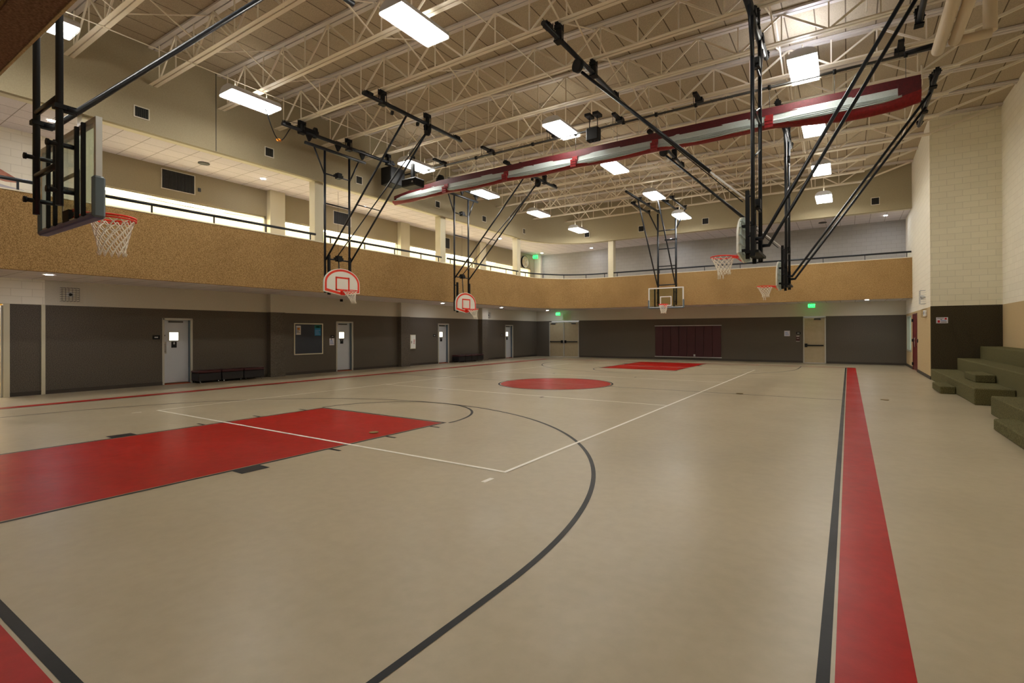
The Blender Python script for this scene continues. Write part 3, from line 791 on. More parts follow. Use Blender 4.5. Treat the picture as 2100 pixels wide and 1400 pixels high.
# ------------------------------------------------------------------ air vents and grilles
def vent(name, label, axis, p0, z0, p1, z1, plane, n, cat='vent', group=None, mat_=M_GRILLE):
    """axis 'x': on a wall of constant x facing +x ; 'y': constant y facing -y"""
    cx = (p0+p1)/2
    loc = (plane, cx, z0) if axis == 'x' else (cx, plane, z0)
    t = thing(name, label, cat, loc, 0, group)
    def bx(m, a0, a1, d0, d1, h0, h1):
        if axis == 'x': m.box(d0, d1, a0-cx, a1-cx, h0-z0, h1-z0)
        else: m.box(a0-cx, a1-cx, -d1, -d0, h0-z0, h1-z0)
    m = MB(); f = 0.025
    for a0, a1, h0, h1 in ((p0-f, p1+f, z0-f, z0), (p0-f, p1+f, z1, z1+f), (p0-f, p0, z0, z1), (p1, p1+f, z0, z1)): bx(m, a0, a1, 0, 0.02, h0, h1)
    m.build('frame', M_PAINT, t)
    m = MB(); bx(m, p0, p1, 0.0, 0.004, z0, z1); m.build('backing', M_BLACKMAT, t)
    m = MB()
    for i in range(n):
        a = p0+(p1-p0)*(i+0.5)/n; bx(m, a-0.006, a+0.006, 0.004, 0.02, z0, z1)
    m.build('louvres', mat_, t)
VL = [(-8.46, -8.16, 'left of the wall seam'), (-5.02, -4.77, 'between the wall seam and the first side hoop'), (-1.56, -1.30, 'behind the first side hoop'), (2.72, 2.98, 'below the end of the divider curtain'), (6.11, 6.40, 'beyond the second side hoop'), (9.85, 10.15, 'above the third balcony column')]
for a, b, l in VL: vent('wall_vent', 'small dark vent on left upper wall, '+l, 'x', a, 7.31, b, 7.57, XF, 7, 'vent', 'small vents on the upper walls')
for a, b, l in ((-2.05, -1.75, 'left of the far glass hoop'), (1.46, 1.76, 'right of the far glass hoop'), (8.86, 9.14, 'near the right wall')): vent('wall_vent', 'small dark vent high on the far upper wall, '+l, 'y', a, 7.31, b, 7.60, YF, 5, 'vent', 'small vents on the upper walls')
vent('wall_vent', 'small dark vent on the rounded far left corner of the upper wall', 'y', -5.35, 7.31, -5.05, 7.58, 12.86, 5, 'vent', 'small vents on the upper walls')
vent('air_grille', 'large grey air grille above the ribbon window nearest the camera', 'x', -6.76, 6.30, -5.83, 6.90, XW, 26, 'grille', 'large air grilles over the ribbon windows', M_DARKGREY)
vent('air_grille', 'large grey air grille behind the masts of the first side hoop', 'x', -0.49, 6.32, 0.36, 6.84, XW, 26, 'grille', 'large air grilles over the ribbon windows', M_DARKGREY)
vent('air_grille', 'large grey air grille beside the second balcony column', 'x', 5.9, 6.25, 6.8, 6.80, XW, 26, 'grille', 'large air grilles over the ribbon windows', M_DARKGREY)
tag(MB().box(XW, XW+0.03, -5.72, -5.64, 6.42, 6.54).build('thermostat', M_DARKGREY, off=(XW, -5.68, 6.48)), 'tiny grey thermostat right of the nearest air grille', 'thermostat')

# ------------------------------------------------------------------ doors
def side_door(n, a, b, num, label=None):
    t = bpy.data.objects.new('door_%d' % n, None); COL.objects.link(t); struct(t); t.location = (XW, (a+b)/2, 0)
    off = (XW, (a+b)/2, 0)
    f = MB(); fw = 0.05
    f.box(XW-0.16, XW+0.02, a-0.01, a+fw, 0, 2.13); f.box(XW-0.16, XW+0.02, b-fw, b+0.01, 0, 2.13); f.box(XW-0.16, XW+0.02, a, b, 2.08, 2.13+0.01)
    f.build('door_frame', M_FRAME, t, off)
    x1 = XW-0.13
    wy0, wy1 = a+0.24, a+0.50
    s = MB()
    s.box(x1-0.045, x1, a+fw, wy0, 0.05, 2.08); s.box(x1-0.045, x1, wy1, b-fw, 0.05, 2.08)
    s.box(x1-0.045, x1, wy0, wy1, 0.05, 1.42); s.box(x1-0.045, x1, wy0, wy1, 1.68, 2.08)
    sl = s.build('door_leaf', M_DOOR, t, off)
    MB().box(x1-0.03, x1-0.02, wy0, wy1, 1.42, 1.68).build('window_pane', M_LITPANE, t, off)
    m = MB()
    for y0, y1, z0, z1 in ((wy0-0.025, wy1+0.025, 1.395, 1.42), (wy0-0.025, wy1+0.025, 1.68, 1.705), (wy0-0.025, wy0, 1.42, 1.68), (wy1, wy1+0.025, 1.42, 1.68)): m.box(x1, x1+0.01, y0, y1, z0, z1)
    m.build('pane_frame', M_FRAME, t, off)
    p = MB().box(x1, x1+0.008, wy0+0.06, wy1-0.05, 1.18, 1.38).build('sign_plate', M_BLACKMAT, t, off)
    text_mesh('lettering', num, 0.10, M_LETW, p, (x1+0.012-XW, (wy0+wy1)/2+0.005-(a+b)/2, 1.32), (PI/2, 0, PI/2))
    MB().box(x1, x1+0.05, a+0.22, a+0.62, 2.0, 2.045).build('door_closer', M_DARKGREY, t, off)
    h = MB(); h.box(x1, x1+0.006, a+0.075, a+0.16, 1.0, 1.38); h.tube([(x1+0.006, a+0.12, 1.05), (x1+0.05, a+0.12, 1.05), (x1+0.05, a+0.12, 1.3), (x1+0.006, a+0.12, 1.3)], 0.01, 6)
    h.build('door_handle', M_CHROME, t, off)
    MB().disc((x1+0.008, a+0.10, 1.58), 0.028, 0.016, (1,0,0), 14).build('lock', M_DARKGREY, t, off)
    MB().box(x1-0.10, XW+0.02, a+fw, b-fw, 0.0, 0.02).build('threshold', M_THRESH, t, off)
    # jamb edge on the hinge side, blue-grey
    MB().box(XW-0.13, XW-0.02, b-fw-0.012, b-fw, 0.02, 2.08).build('weather_strip', M_FRAMEB, t, off)
side_door(1, *DOORS_L[0], '8'); side_door(2, *DOORS_L[1], '7'); side_door(3, *DOORS_L[2], '7'); side_door(4, *DOORS_L[3], '6')
# lit hall behind the open doorway at the far left edge
m = MB(); m.box(-13.5, -13.4, -12.5, -9.8, 0, 2.6); m.box(-13.4, XW-TH, -12.6, -12.5, 0, 2.6); m.box(-13.4, XW-TH, -9.9, -9.8, 0, 2.6); m.box(-13.5, XW-TH, -12.6, -9.8, 2.5, 2.6)
struct(m.build('wall_side_hall', M_LITROOM))
t = bpy.data.objects.new('door_5', None); COL.objects.link(t); struct(t); t.location = (XW, -10.9, 0)
m = MB(); m.box(XW-TH, XW+0.02, -10.34, -10.30, 0, 2.38); m.box(XW-TH, XW+0.02, -11.4, -11.3, 0, 2.43); m.build('door_frame', M_FRAME, t, (XW, -10.9, 0))
tag(MB().box(-12.6, -11.9, -11.6, -10.4, 2.47, 2.5).build('ceiling_panel_light', M_TROF, off=(-12.2, -11, 2.47)), 'lit ceiling panel in the yellow side hall at the left edge', 'ceiling light')
# dark backing behind the four doors
struct(MB().box(XW-0.75, XW-0.7, -7, 13.2, 0, 2.4).build('wall_behind_doors', M_CREAMWALL))
# far double door and far single exit door
def far_door(n, xs, z1, panic, closers):
    a, b = xs[0], xs[-1]
    t = bpy.data.objects.new('door_%d' % n, None); COL.objects.link(t); struct(t); t.location = ((a+b)/2, YW, 0)
    off = ((a+b)/2, YW, 0); f = MB()
    f.box(a, a+0.05, YW-0.03, YW+0.1, 0, z1); f.box(b-0.05, b, YW-0.03, YW+0.1, 0, z1); f.box(a, b, YW-0.03, YW+0.1, z1-0.05, z1)
    for x in xs[1:-1]: f.box(x-0.035, x+0.035, YW-0.04, YW+0.1, 0, z1)
    f.build('door_frame', M_FRAME, t, off)
    for i in range(len(xs)-1):
        x0, x1 = xs[i]+0.055, xs[i+1]-0.055
        MB().box(x0, x1, YW, YW+0.045, 0.02, z1-0.06).build('door_leaf', M_DOORTAN, t, off)
        h = MB(); h.box(x0+0.05, x1-0.05, YW-0.06, YW-0.03, panic-0.03, panic+0.03); h.box(x1-0.14 if i == 0 and len(xs) > 2 else x0+0.02, x1 if i == 0 and len(xs) > 2 else x0+0.14, YW-0.08, YW, panic-0.09, panic+0.09); h.box(x0+0.02, x0+0.08, YW-0.06, YW, panic-0.04, panic+0.04)
        h.build('panic_bar', M_BLACKMAT, t, off)
        cx = x1-0.3 if i == len(xs)-2 else x0+0.3
        c = MB(); c.box(cx-0.18, cx+0.12, YW-0.07, YW, z1-0.16, z1-0.09); c.bar((cx-0.15, YW-0.06, z1-0.08), (cx-0.4 if i else cx+0.3, YW-0.02, z1-0.06), 0.02, 0.015)
        c.build('door_closer', M_DARKGREY, t, off)
far_door(6, [-9.55, -8.42, -7.27], 2.36, 1.02, True)
far_door(7, [5.93, 6.97], 2.41, 0.92, True)
# dark maroon double door in the right wall
t = bpy.data.objects.new('door_8', None); COL.objects.link(t); struct(t); t.location = (XR, 12.08, 0); off = (XR, 12.08, 0)
f = MB(); f.box(XR-0.02, XR+0.2, 11.30, 11.35, 0, 2.38); f.box(XR-0.02, XR+0.2, 12.80, 12.85, 0, 2.38); f.box(XR-0.02, XR+0.2, 11.30, 12.85, 2.33, 2.38); f.build('door_frame', M_MAROOND, t, off)
MB().box(XR, XR+0.045, 11.36, 12.79, 0.03, 2.32).build('door_leaf', M_MAROOND, t, off)
MB().tube([(XR, 11.55, 1.0), (XR-0.07, 11.55, 1.02), (XR-0.07, 11.55, 1.35), (XR, 11.55, 1.37)], 0.014, 6).build('door_handle', M_CHROME, t, off)
for zz_ in (0.25, 1.25, 2.1): MB().box(XR-0.05, XR, 12.72, 12.84, zz_-0.06, zz_+0.06).build('hinge', M_BLACKMAT, t, off)
tag(MB().box(XR-0.03, XR, 11.0, 11.12, 1.18, 1.32).build('door_plate', M_DARKGREY, off=(XR, 11.06, 1.25)), 'small dark plate on the tan wall right of the maroon door', 'sign')
t = bpy.data.objects.new('window_5', None); COL.objects.link(t); struct(t); t.location = (XR, 14.4, 0.78); off = (XR, 14.4, 0.78)
f = MB(); f.box(XR-0.02, XR+0.3, 13.5, 13.56, 0.76, 2.32); f.box(XR-0.02, XR+0.3, 15.29, 15.35, 0.76, 2.32); f.box(XR-0.02, XR+0.3, 13.5, 15.35, 0.72, 0.79); f.box(XR-0.02, XR+0.3, 13.5, 15.35, 2.29, 2.34); f.build('window_frame', M_FRAME, t, off)
MB().box(XR+0.10, XR+0.11, 13.56, 15.29, 0.79, 2.29).build('pane', M_GREENLITE, t, off)

# ------------------------------------------------------------------ wall fittings
# red folding panels on the far wall
t = thing('folding_panel_wall', 'wide dark maroon folding panel set into the far wall', 'wall panel', (-0.12, YW, 0.16))
off = (-0.12, YW, 0.16)
n = 8
for i in range(n):
    a = -2.05+3.85*i/n; b = -2.05+3.85*(i+1)/n
    MB().rbox(a+0.008, b-0.008, YW-0.05, YW-0.002, 0.19, 2.0, 0.012).build('panel', M_MAROON, t, off)
MB().box(-2.07, 1.83, YW-0.07, YW, 2.0, 2.035).build('top_rail', M_ALU, t, off); MB().box(-2.07, 1.83, YW-0.07, YW, 0.15, 0.185).build('bottom_rail', M_ALU, t, off)
MB().box(0.26, 0.36, YW-0.065, YW-0.05, 0.22, 0.34).build('outlet_plate', M_ALU, t, off)
def paper(name, label, cat, axis, a0, a1, z0, z1, plane, m_, marks=()):
    cx = (a0+a1)/2
    if axis == 'x': loc, s = (plane, cx, z0), 1
    elif axis == 'y': loc, s = (cx, plane, z0), -1
    t = thing(name, label, cat, loc)
    def bx(m, p0, p1, d0, d1, h0, h1):
        if axis == 'x': m.box(d0, d1, p0-cx, p1-cx, h0-z0, h1-z0)
        else: m.box(p0-cx, p1-cx, -d1, -d0, h0-z0, h1-z0)
    m = MB(); bx(m, a0, a1, 0, 0.004, z0, z1); m.build('sheet', m_, t)
    for nm, mm, u0, u1, v0, v1 in marks:
        m = MB(); bx(m, a0+(a1-a0)*u0, a0+(a1-a0)*u1, 0.004, 0.006, z0+(z1-z0)*v0, z0+(z1-z0)*v1); m.build(nm, mm, t)
    return t
lines = lambda n, mm, u0=0.12, u1=0.85, v0=0.2, v1=0.85: [('text_line', mm, u0, u1-0.12*(i % 3), v0+(v1-v0)*i/n, v0+(v1-v0)*(i+0.45)/n) for i in range(n)]
# pinboard
t = thing('pinboard', 'dark navy pinboard with thin white frame on the left wall', 'notice board', (XW, -1.66, 0.8)); off = (XW, -1.66, 0.8)
MB().box(XW, XW+0.015, -2.26, -1.06, 0.82, 2.0).build('board', M_NAVY, t, off)
f = MB(); f.box(XW, XW+0.03, -2.30, -2.26, 0.78, 2.04); f.box(XW, XW+0.03, -1.06, -1.02, 0.78, 2.04); f.box(XW, XW+0.03, -2.26, -1.06, 0.78, 0.82); f.box(XW, XW+0.03, -2.26, -1.06, 2.0, 2.04); f.build('frame', M_PAINTC, t, off)
paper('notice_sheet', 'white printed notice pinned at the upper left of the pinboard', 'notice', 'x', -2.22, -2.01, 1.58, 1.94, XW+0.016, M_PAPERW, lines(7, M_TEXTD)+[('picture', M_PLUG, 0.3, 0.8, 0.55, 0.75), ('border', M_TEXTB, 0.02, 0.10, 0.05, 0.95)])
paper('notice_sheet', 'bright blue notice with green top pinned at the pinboard upper right', 'notice', 'x', -1.40, -1.12, 1.54, 1.97, XW+0.016, M_PAPERB, [('green_header', M_PAPERG, 0.0, 1.0, 0.72, 1.0), ('header_text', M_TEXTD, 0.2, 0.8, 0.78, 0.9)]+lines(4, M_TEXTB, 0.1, 0.9, 0.1, 0.6))
paper('notice_sheet', 'pale lilac notice sheet on the carpet wall left of the second door', 'notice', 'x', -0.70, -0.47, 1.13, 1.42, XW+0.002, M_PAPER, [('mark', M_TEXTD, 0.3, 0.42, 0.75, 1.0)]+lines(3, M_TEXTB))
def sign(label, axis, a0, a1, z0, z1, plane, txt=True):
    s = paper('room_sign', label, 'sign', axis, a0, a1, z0, z1, plane, M_BLACKMAT, [('lettering', M_LETW, 0.28, 0.42, 0.35, 0.62), ('lettering', M_LETW, 0.45, 0.58, 0.35, 0.62), ('lettering', M_LETW, 0.61, 0.74, 0.35, 0.62)] if txt else [])
    return s
sign('small black room sign on the wall left of the nearest grey door', 'x', -7.02, -6.82, 1.46, 1.59, XW+0.002)
sign('small dark room sign above the lilac notice left of the second door', 'x', -0.64, -0.47, 1.45, 1.55, XW+0.002)
sign('small dark room sign left of the third grey door', 'x', 5.50, 5.70, 1.44, 1.56, XW+0.002)
sign('tiny dark room sign left of the fourth grey door', 'x', 11.55, 11.75, 1.44, 1.56, XW+0.002)
sign('small dark sign above the red notice by the far tan door', 'y', 5.60, 5.82, 1.50, 1.62, YW-0.002)
paper('notice_sheet', 'small white sheet on the dark far wall left of the tan exit door', 'notice', 'y', 5.04, 5.31, 1.40, 1.69, YW-0.002, M_PAPER, lines(3, M_TEXTB))
paper('notice_sheet', 'small red and white notice beside the tan exit door', 'notice', 'y', 5.60, 5.77, 1.12, 1.42, YW-0.002, M_MAROON, [('white_edge', M_PAPERW, 0.1, 0.9, 0.86, 1.0), ('white_edge', M_PAPERW, 0.0, 1.0, 0.0, 0.08), ('text_line', M_PAPERW, 0.2, 0.8, 0.5, 0.58)])
# white fire-equipment cabinet
t = thing('wall_cabinet', 'narrow white wall cabinet with red vertical lettering on the left wall', 'cabinet', (XW, 3.98, 0.84)); off = (XW, 3.98, 0.84)
MB().rbox(XW, XW+0.09, 3.80, 4.17, 0.84, 1.55, 0.01).build('cabinet_body', M_PAINTC, t, off)
MB().rbox(XW+0.09, XW+0.10, 3.83, 4.14, 0.87, 1.52, 0.004).build('cabinet_door', M_BOARD, t, off)
text_mesh('lettering', 'FIRE', 0.13, M_TEXTR, t, (0.104, 0.08, 0.36), (PI/2, -PI/2, PI/2))
MB().box(XW+0.10, XW+0.115, 3.86, 3.88, 1.12, 1.24).build('handle', M_DARKGREY, t, off)
# speaker cages
def cage(label, axis, a0, a1, z0, z1, plane, sgn=1, horn=True):
    cx = (a0+a1)/2; cz = (z0+z1)/2
    t = thing('caged_horn_speaker', label, 'speaker', (plane, cx, z0))
    d = 0.16*sgn
    g = MB()
    for u in [a0+(a1-a0)*i/5 for i in range(6)]:
        g.tube([(0, u-cx, 0), (d, u-cx, 0), (d, u-cx, z1-z0), (0, u-cx, z1-z0)], 0.005, 4)
    for v in [(z1-z0)*i/6 for i in range(7)]:
        g.tube([(0, a0-cx, v), (d, a0-cx, v), (d, a1-cx, v), (0, a1-cx, v)], 0.005, 4)
    g.build('wire_cage', M_DARKGREY if sgn > 0 else M_ALU, t)
    MB().tube([(0.0, 0, cz-z0), (d*0.3, 0, cz-z0), (d*0.8, 0, cz-z0)], [0.03, 0.05, 0.085], 14).build('horn', M_ALU, t)
    MB().disc((d*0.82, 0, cz-z0), 0.04, 0.01, (1,0,0), 12).build('horn_throat', M_BLACKMAT, t)
cage('wire-caged horn speaker on the khaki wall under the nearest balcony', 'x', -9.19, -8.82, 2.55, 2.92, XW)
cage('small wire-caged speaker high on the left wall near the far corner', 'x', 9.98, 10.3, 2.54, 2.86, XW)
cage('wire-caged horn speaker on the right wall above the maroon door side', 'x', 8.55, 8.95, 2.62, 3.10, XR, -1)
# caged exit sign on the right wall
t = thing('caged_exit_sign', 'white exit sign in a wire cage on the tan right wall', 'exit sign', (XR, 8.6, 2.14))
MB().box(-0.06, -0.01, -0.24, 0.24, 0.03, 0.25).build('sign_box', M_BOARD, t)
text_mesh('lettering', 'EXIT', 0.16, M_TEXTB, t, (-0.062, 0, 0.14), (PI/2, 0, -PI/2))
g = MB()
for u in (-0.30, -0.15, 0, 0.15, 0.30): g.tube([(0, u, 0), (-0.11, u, 0), (-0.11, u, 0.28), (0, u, 0.28)], 0.005, 4)
for v in (0, 0.14, 0.28): g.tube([(0, -0.3, v), (-0.11, -0.3, v), (-0.11, 0.3, v), (0, 0.3, v)], 0.005, 4)
g.build('wire_cage', M_BRASS, t)
def exit_sign(label, x, y, z0, z1, x0, x1, hang):
    t = thing('exit_sign', label, 'exit sign', (x, y, z0))
    MB().box(x0-x, x1-x, -0.03, 0.03, 0, z1-z0).build('sign_box', M_EXIT, t)
    text_mesh('lettering', 'EXIT', (z1-z0)*0.85, M_EXITL, t, ((x0+x1)/2-x, -0.032, (z1-z0)/2), (PI/2, 0, 0))
    MB().box(-0.02, 0.02, -0.02, 0.02, z1-z0, hang-z0).build('stem', M_PAINT, t)
exit_sign('green lit exit sign over the tan single door in the far wall', 6.36, YW-0.55, 2.86, 3.06, 6.21, 6.51, ZS)
exit_sign('green lit exit sign over the double doors in the far left corner', -8.55, YW-0.55, 2.78, 2.98, -8.70, -8.40, ZS)
exit_sign('green lit exit sign under the upper soffit in the far left corner', -10.1, YW-0.9, 6.66, 6.92, -10.27, -9.93, ZU)
# poster on the alcove wall
paper('poster', 'small white poster with red figures on the dark alcove wall', 'poster', 'y', 10.46, 10.77, 1.90, 2.10, YA0-0.002, M_PAPER, [('red_figure', M_TEXTR, 0.12, 0.32, 0.1, 0.5), ('red_figure', M_TEXTR, 0.72, 0.9, 0.6, 0.9), ('text_line', M_TEXTD, 0.08, 0.65, 0.82, 0.9), ('text_line', M_TEXTD, 0.35, 0.5, 0.58, 0.68), ('blue_text', M_TEXTB, 0.4, 0.85, 0.38, 0.52), ('text_line', M_TEXTD, 0.4, 0.9, 0.15, 0.25)])
# mural smear at the upper left
def mural():
    t = thing('wall_mural', 'faded red and pale blue painted stripe on the upper block wall, far left', 'mural', (XW+0.002, -11.2, 4.9))
    off = (XW+0.002, -11.2, 4.9)
    y0, y1, y2 = -12.4, -10.35, -9.75
    def band(nm, mm, pa, pb):
        m = MB(); n_ = len(pa)
        for i in range(n_-1): m.quad((XW+0.004, pa[i][0], pa[i][1]), (XW+0.004, pa[i+1][0], pa[i+1][1]), (XW+0.004, pb[i+1][0], pb[i+1][1]), (XW+0.004, pb[i][0], pb[i][1]))
        m.build(nm, mm, t, off)
    up = [(-12.5, 6.25), (-11.0, 6.2), (-10.6, 6.05), (-10.25, 5.85), (-10.02, 5.72)]
    lo = [(-12.5, 5.75), (-11.0, 5.75), (-10.6, 5.66), (-10.25, 5.60), (-10.02, 5.62)]
    band('red_stripe', noise_mat('mural_red', hx(176, 112, 92), hx(196, 140, 120), 6, rough=0.8), up, lo)
    lo2 = [(-12.5, 4.2), (-11.0, 4.2), (-10.6, 4.2), (-10.25, 4.2), (-9.9, 4.2)]
    up2 = [(-12.5, 5.70), (-11.0, 5.68), (-10.6, 5.58), (-10.25, 5.50), (-9.9, 5.45)]
    band('blue_stripe', noise_mat('mural_blue', hx(196, 192, 206), hx(188, 184, 190), 3, rough=0.8), up2, lo2)
mural()
# round clock-like disc by the far corner
t = thing('wall_clock', 'large round wall clock with tan face on the upper wall, far left', 'clock', (XW, 14.25, 6.40))
MB().tube([(0.0, 0, 0), (0.10, 0, 0)], 0.42, 28).build('rim', M_BLACKMAT, t)
MB().tube([(0.10, 0, 0), (0.108, 0, 0)], 0.385, 28).build('face', noise_mat('clock_face', hx(206, 196, 172), hx(170, 140, 96), 3, rough=0.5), t)
MB().bar((0.112, 0, 0), (0.112, 0.12, 0.16), 0.02, 0.006, (1,0,0)).build('hour_hand', M_TEXTD, t)
MB().bar((0.112, 0, 0), (0.112, -0.05, -0.28), 0.014, 0.006, (1,0,0)).build('minute_hand', M_TEXTD, t)

# ------------------------------------------------------------------ benches
def bench(label, y0, y1, n):
    t = thing('padded_bench', label, 'bench', (XW+0.27, (y0+y1)/2, 0), 0, 'low padded benches along the left wall')
    cy = (y0+y1)/2
    for i in range(n):
        a = y0+(y1-y0)*i/n-cy+0.01; b = y0+(y1-y0)*(i+1)/n-cy-0.01
        MB().rbox(-0.25, 0.25, a, b, 0.07, 0.33, 0.02).build('body', M_BLACKBOX, t)
        MB().rbox(-0.26, 0.26, a-0.004, b+0.004, 0.33, 0.41, 0.025).build('seat_cushion', M_MAROON, t)
        for yy in (a+0.08, b-0.08):
            for xx in (-0.2, 0.2): MB().tube([(xx, yy, 0), (xx, yy, 0.07)], 0.018, 8).build('leg', M_CHROME, t)
bench('low black and maroon padded bench right of the nearest grey door', -5.95, -3.75, 3)
bench('low dark padded bench beyond the third grey door', 6.95, 9.15, 4)

# ------------------------------------------------------------------ seating tiers in the alcove
def tier(label, x0, x1, y0, y1, z0, z1, name='seating_tier'):
    m = MB().rbox(x0, x1, y0, y1, z0, z1, 0.018)
    return tag(m.build(name, M_STEP, off=((x0+x1)/2, (y0+y1)/2, z0)), label, 'seating step', 'olive carpeted seating tiers')
tier('lowest olive carpeted tier of the far seating block', XR, 10.995, 0.56, YA0-0.005, 0, 0.365)
tier('lowest olive carpeted tier of the nearer seating block at the right edge', XR, 10.995, -8.4, -0.95, 0, 0.365)
tier('middle olive carpeted seating tier running the length of the alcove', 11.0, 11.57, YA1+0.01, YA0-0.005, 0, 0.745)
tier('highest olive carpeted seating tier against the tan alcove wall', 11.575, XA-0.005, YA1+0.01, YA0-0.005, 0, 1.14)
tier('small olive carpeted step on the floor before the far seating block', 9.98, XR-0.005, 2.75, 4.15, 0, 0.19, 'carpeted_step')
tier('small olive carpeted step resting on the lowest far tier', 10.60, 10.99, 2.25, 3.6, 0.367, 0.555, 'carpeted_step')
tier('olive carpeted step on the floor before the nearer block, right edge', 9.98, XR-0.005, -7.2, -2.95, 0, 0.19, 'carpeted_step')

# ------------------------------------------------------------------ basketball hoops
def net_mesh(m, cx, cz, r0=0.22, r1=0.125, depth=0.46, n=12, rows=6, droop=None, cr=0.0055):
    def node(k, j):
        t = j/rows
        r = r0+(r1-r0)*min(1, t*1.15)**0.8
        if j == 0: r = r0
        a = 2*PI*(k+0.5*(j % 2))/n
        dz = -depth*t
        x, y = cx+r*math.cos(a), r*math.sin(a)
        if droop: x, y, dz = droop(x, y, dz, t)
        return Vector((x, y, cz+dz))
    for j in range(rows):
        for k in range(n):
            a = node(k, j)
            if j % 2 == 0: b1, b2 = node(k, j+1), node(k-1, j+1)
            else: b1, b2 = node(k, j+1), node(k+1, j+1)
            for b in (b1, b2):
                mid = (a+b)/2+Vector((0, 0, -0.012))
                m.tube([a, mid, b], cr, 5, caps=False)
    for k in range(0, n):
        a = node(k, rows)
        m.tube([a+Vector((0.012, 0, 0)), a+Vector((0, 0, -0.035)), a-Vector((0.012, 0, 0))], cr, 5, caps=False)
def rim(t, xb, z, off, two=False, netargs={}, cr=0.0055):
    """rim in front (+x) of the board face at xb"""
    cx = xb+0.15+0.23
    r = MB()
    r.tube([(cx+0.23*math.cos(2*PI*i/36), 0.23*math.sin(2*PI*i/36), z) for i in range(36)], 0.0125, 8, closed=True)
    if two: r.tube([(cx+0.23*math.cos(2*PI*i/36), 0.23*math.sin(2*PI*i/36), z-0.03) for i in range(36)], 0.010, 8, closed=True)
    r.box(xb, xb+0.012, -0.08, 0.08, z-0.13, z+0.02)
    r.box(xb, xb+0.17, -0.06, 0.06, z-0.035, z-0.008)
    for s in (-1, 1):
        r.tube([(xb+0.01, s*0.07, z-0.12), (xb+0.12, s*0.10, z-0.03), (xb+0.22, s*0.16, z-0.008)], 0.008, 6)
        r.tube([(xb+0.01, s*0.07, z), (xb+0.15, s*0.12, z), (xb+0.24, s*0.18, z)], 0.008, 6)
    r.build('rim', M_RIM, t, off)
    m = MB(); net_mesh(m, cx, z-0.012, cr=cr, **netargs)
    m.build('net', M_NET, t, off)
def fan_outline(w=0.685, h=0.89, inset=0.0):
    pts = [(0.0, inset*1.0), (w-inset, 0.11+inset*1.1)]
    cz = 0.40; ww = w-inset; hh = h-cz-inset
    for i in range(0, 21):
        a = PI*i/20
        pts.append((ww*math.cos(a), cz+hh*math.sin(a)))
    pts.append((-(w-inset), 0.11+inset*1.1))
    return pts
def ring_faces(m, A, B, f):
    n = len(A); o = len(m.v)
    m.v.extend([tuple(f(*p)) for p in A]+[tuple(f(*p)) for p in B])
    for i in range(n):
        j = (i+1) % n; m.face((o+i, o+j, o+n+j, o+n+i))
def P(m, *pts, r=0.034, n=10): return m.tube(list(pts), r, n)
def clampset(t, off, pts, name='joist_clamp', s=0.075):
    for x, y, z in pts:
        m = MB(); m.box(x-s, x+s, y-s, y+s, z-0.05, z+0.03); m.box(x-s*0.5, x+s*0.5, y-s*1.5, y+s*1.5, z+0.02, z+0.06)
        if name == 'joist_clamp' and z > 8.1:
            m.box(x-s*0.9, x+s*0.9, y-s*0.35, y+s*0.35, 7.86, z)
            m.tube([(x-s*0.8, y-s, 7.84), (x-s*0.8, y-s, z)], 0.012, 6); m.tube([(x+s*0.8, y+s, 7.84), (x+s*0.8, y+s, z)], 0.012, 6)
            m.box(x-s*1.1, x+s*1.1, y-s*1.2, y+s*1.2, 7.83, 7.86)
        m.tube([(x-s*1.3, y+s*0.6, z-0.02), (x+s*1.3, y+s*0.6, z-0.02)], 0.012, 6); m.tube([(x-s*0.7, y-s*1.4, z-0.06), (x-s*0.7, y-s*1.4, z+0.09)], 0.012, 6)
        m.build(name, M_BLACKMAT, t, off)

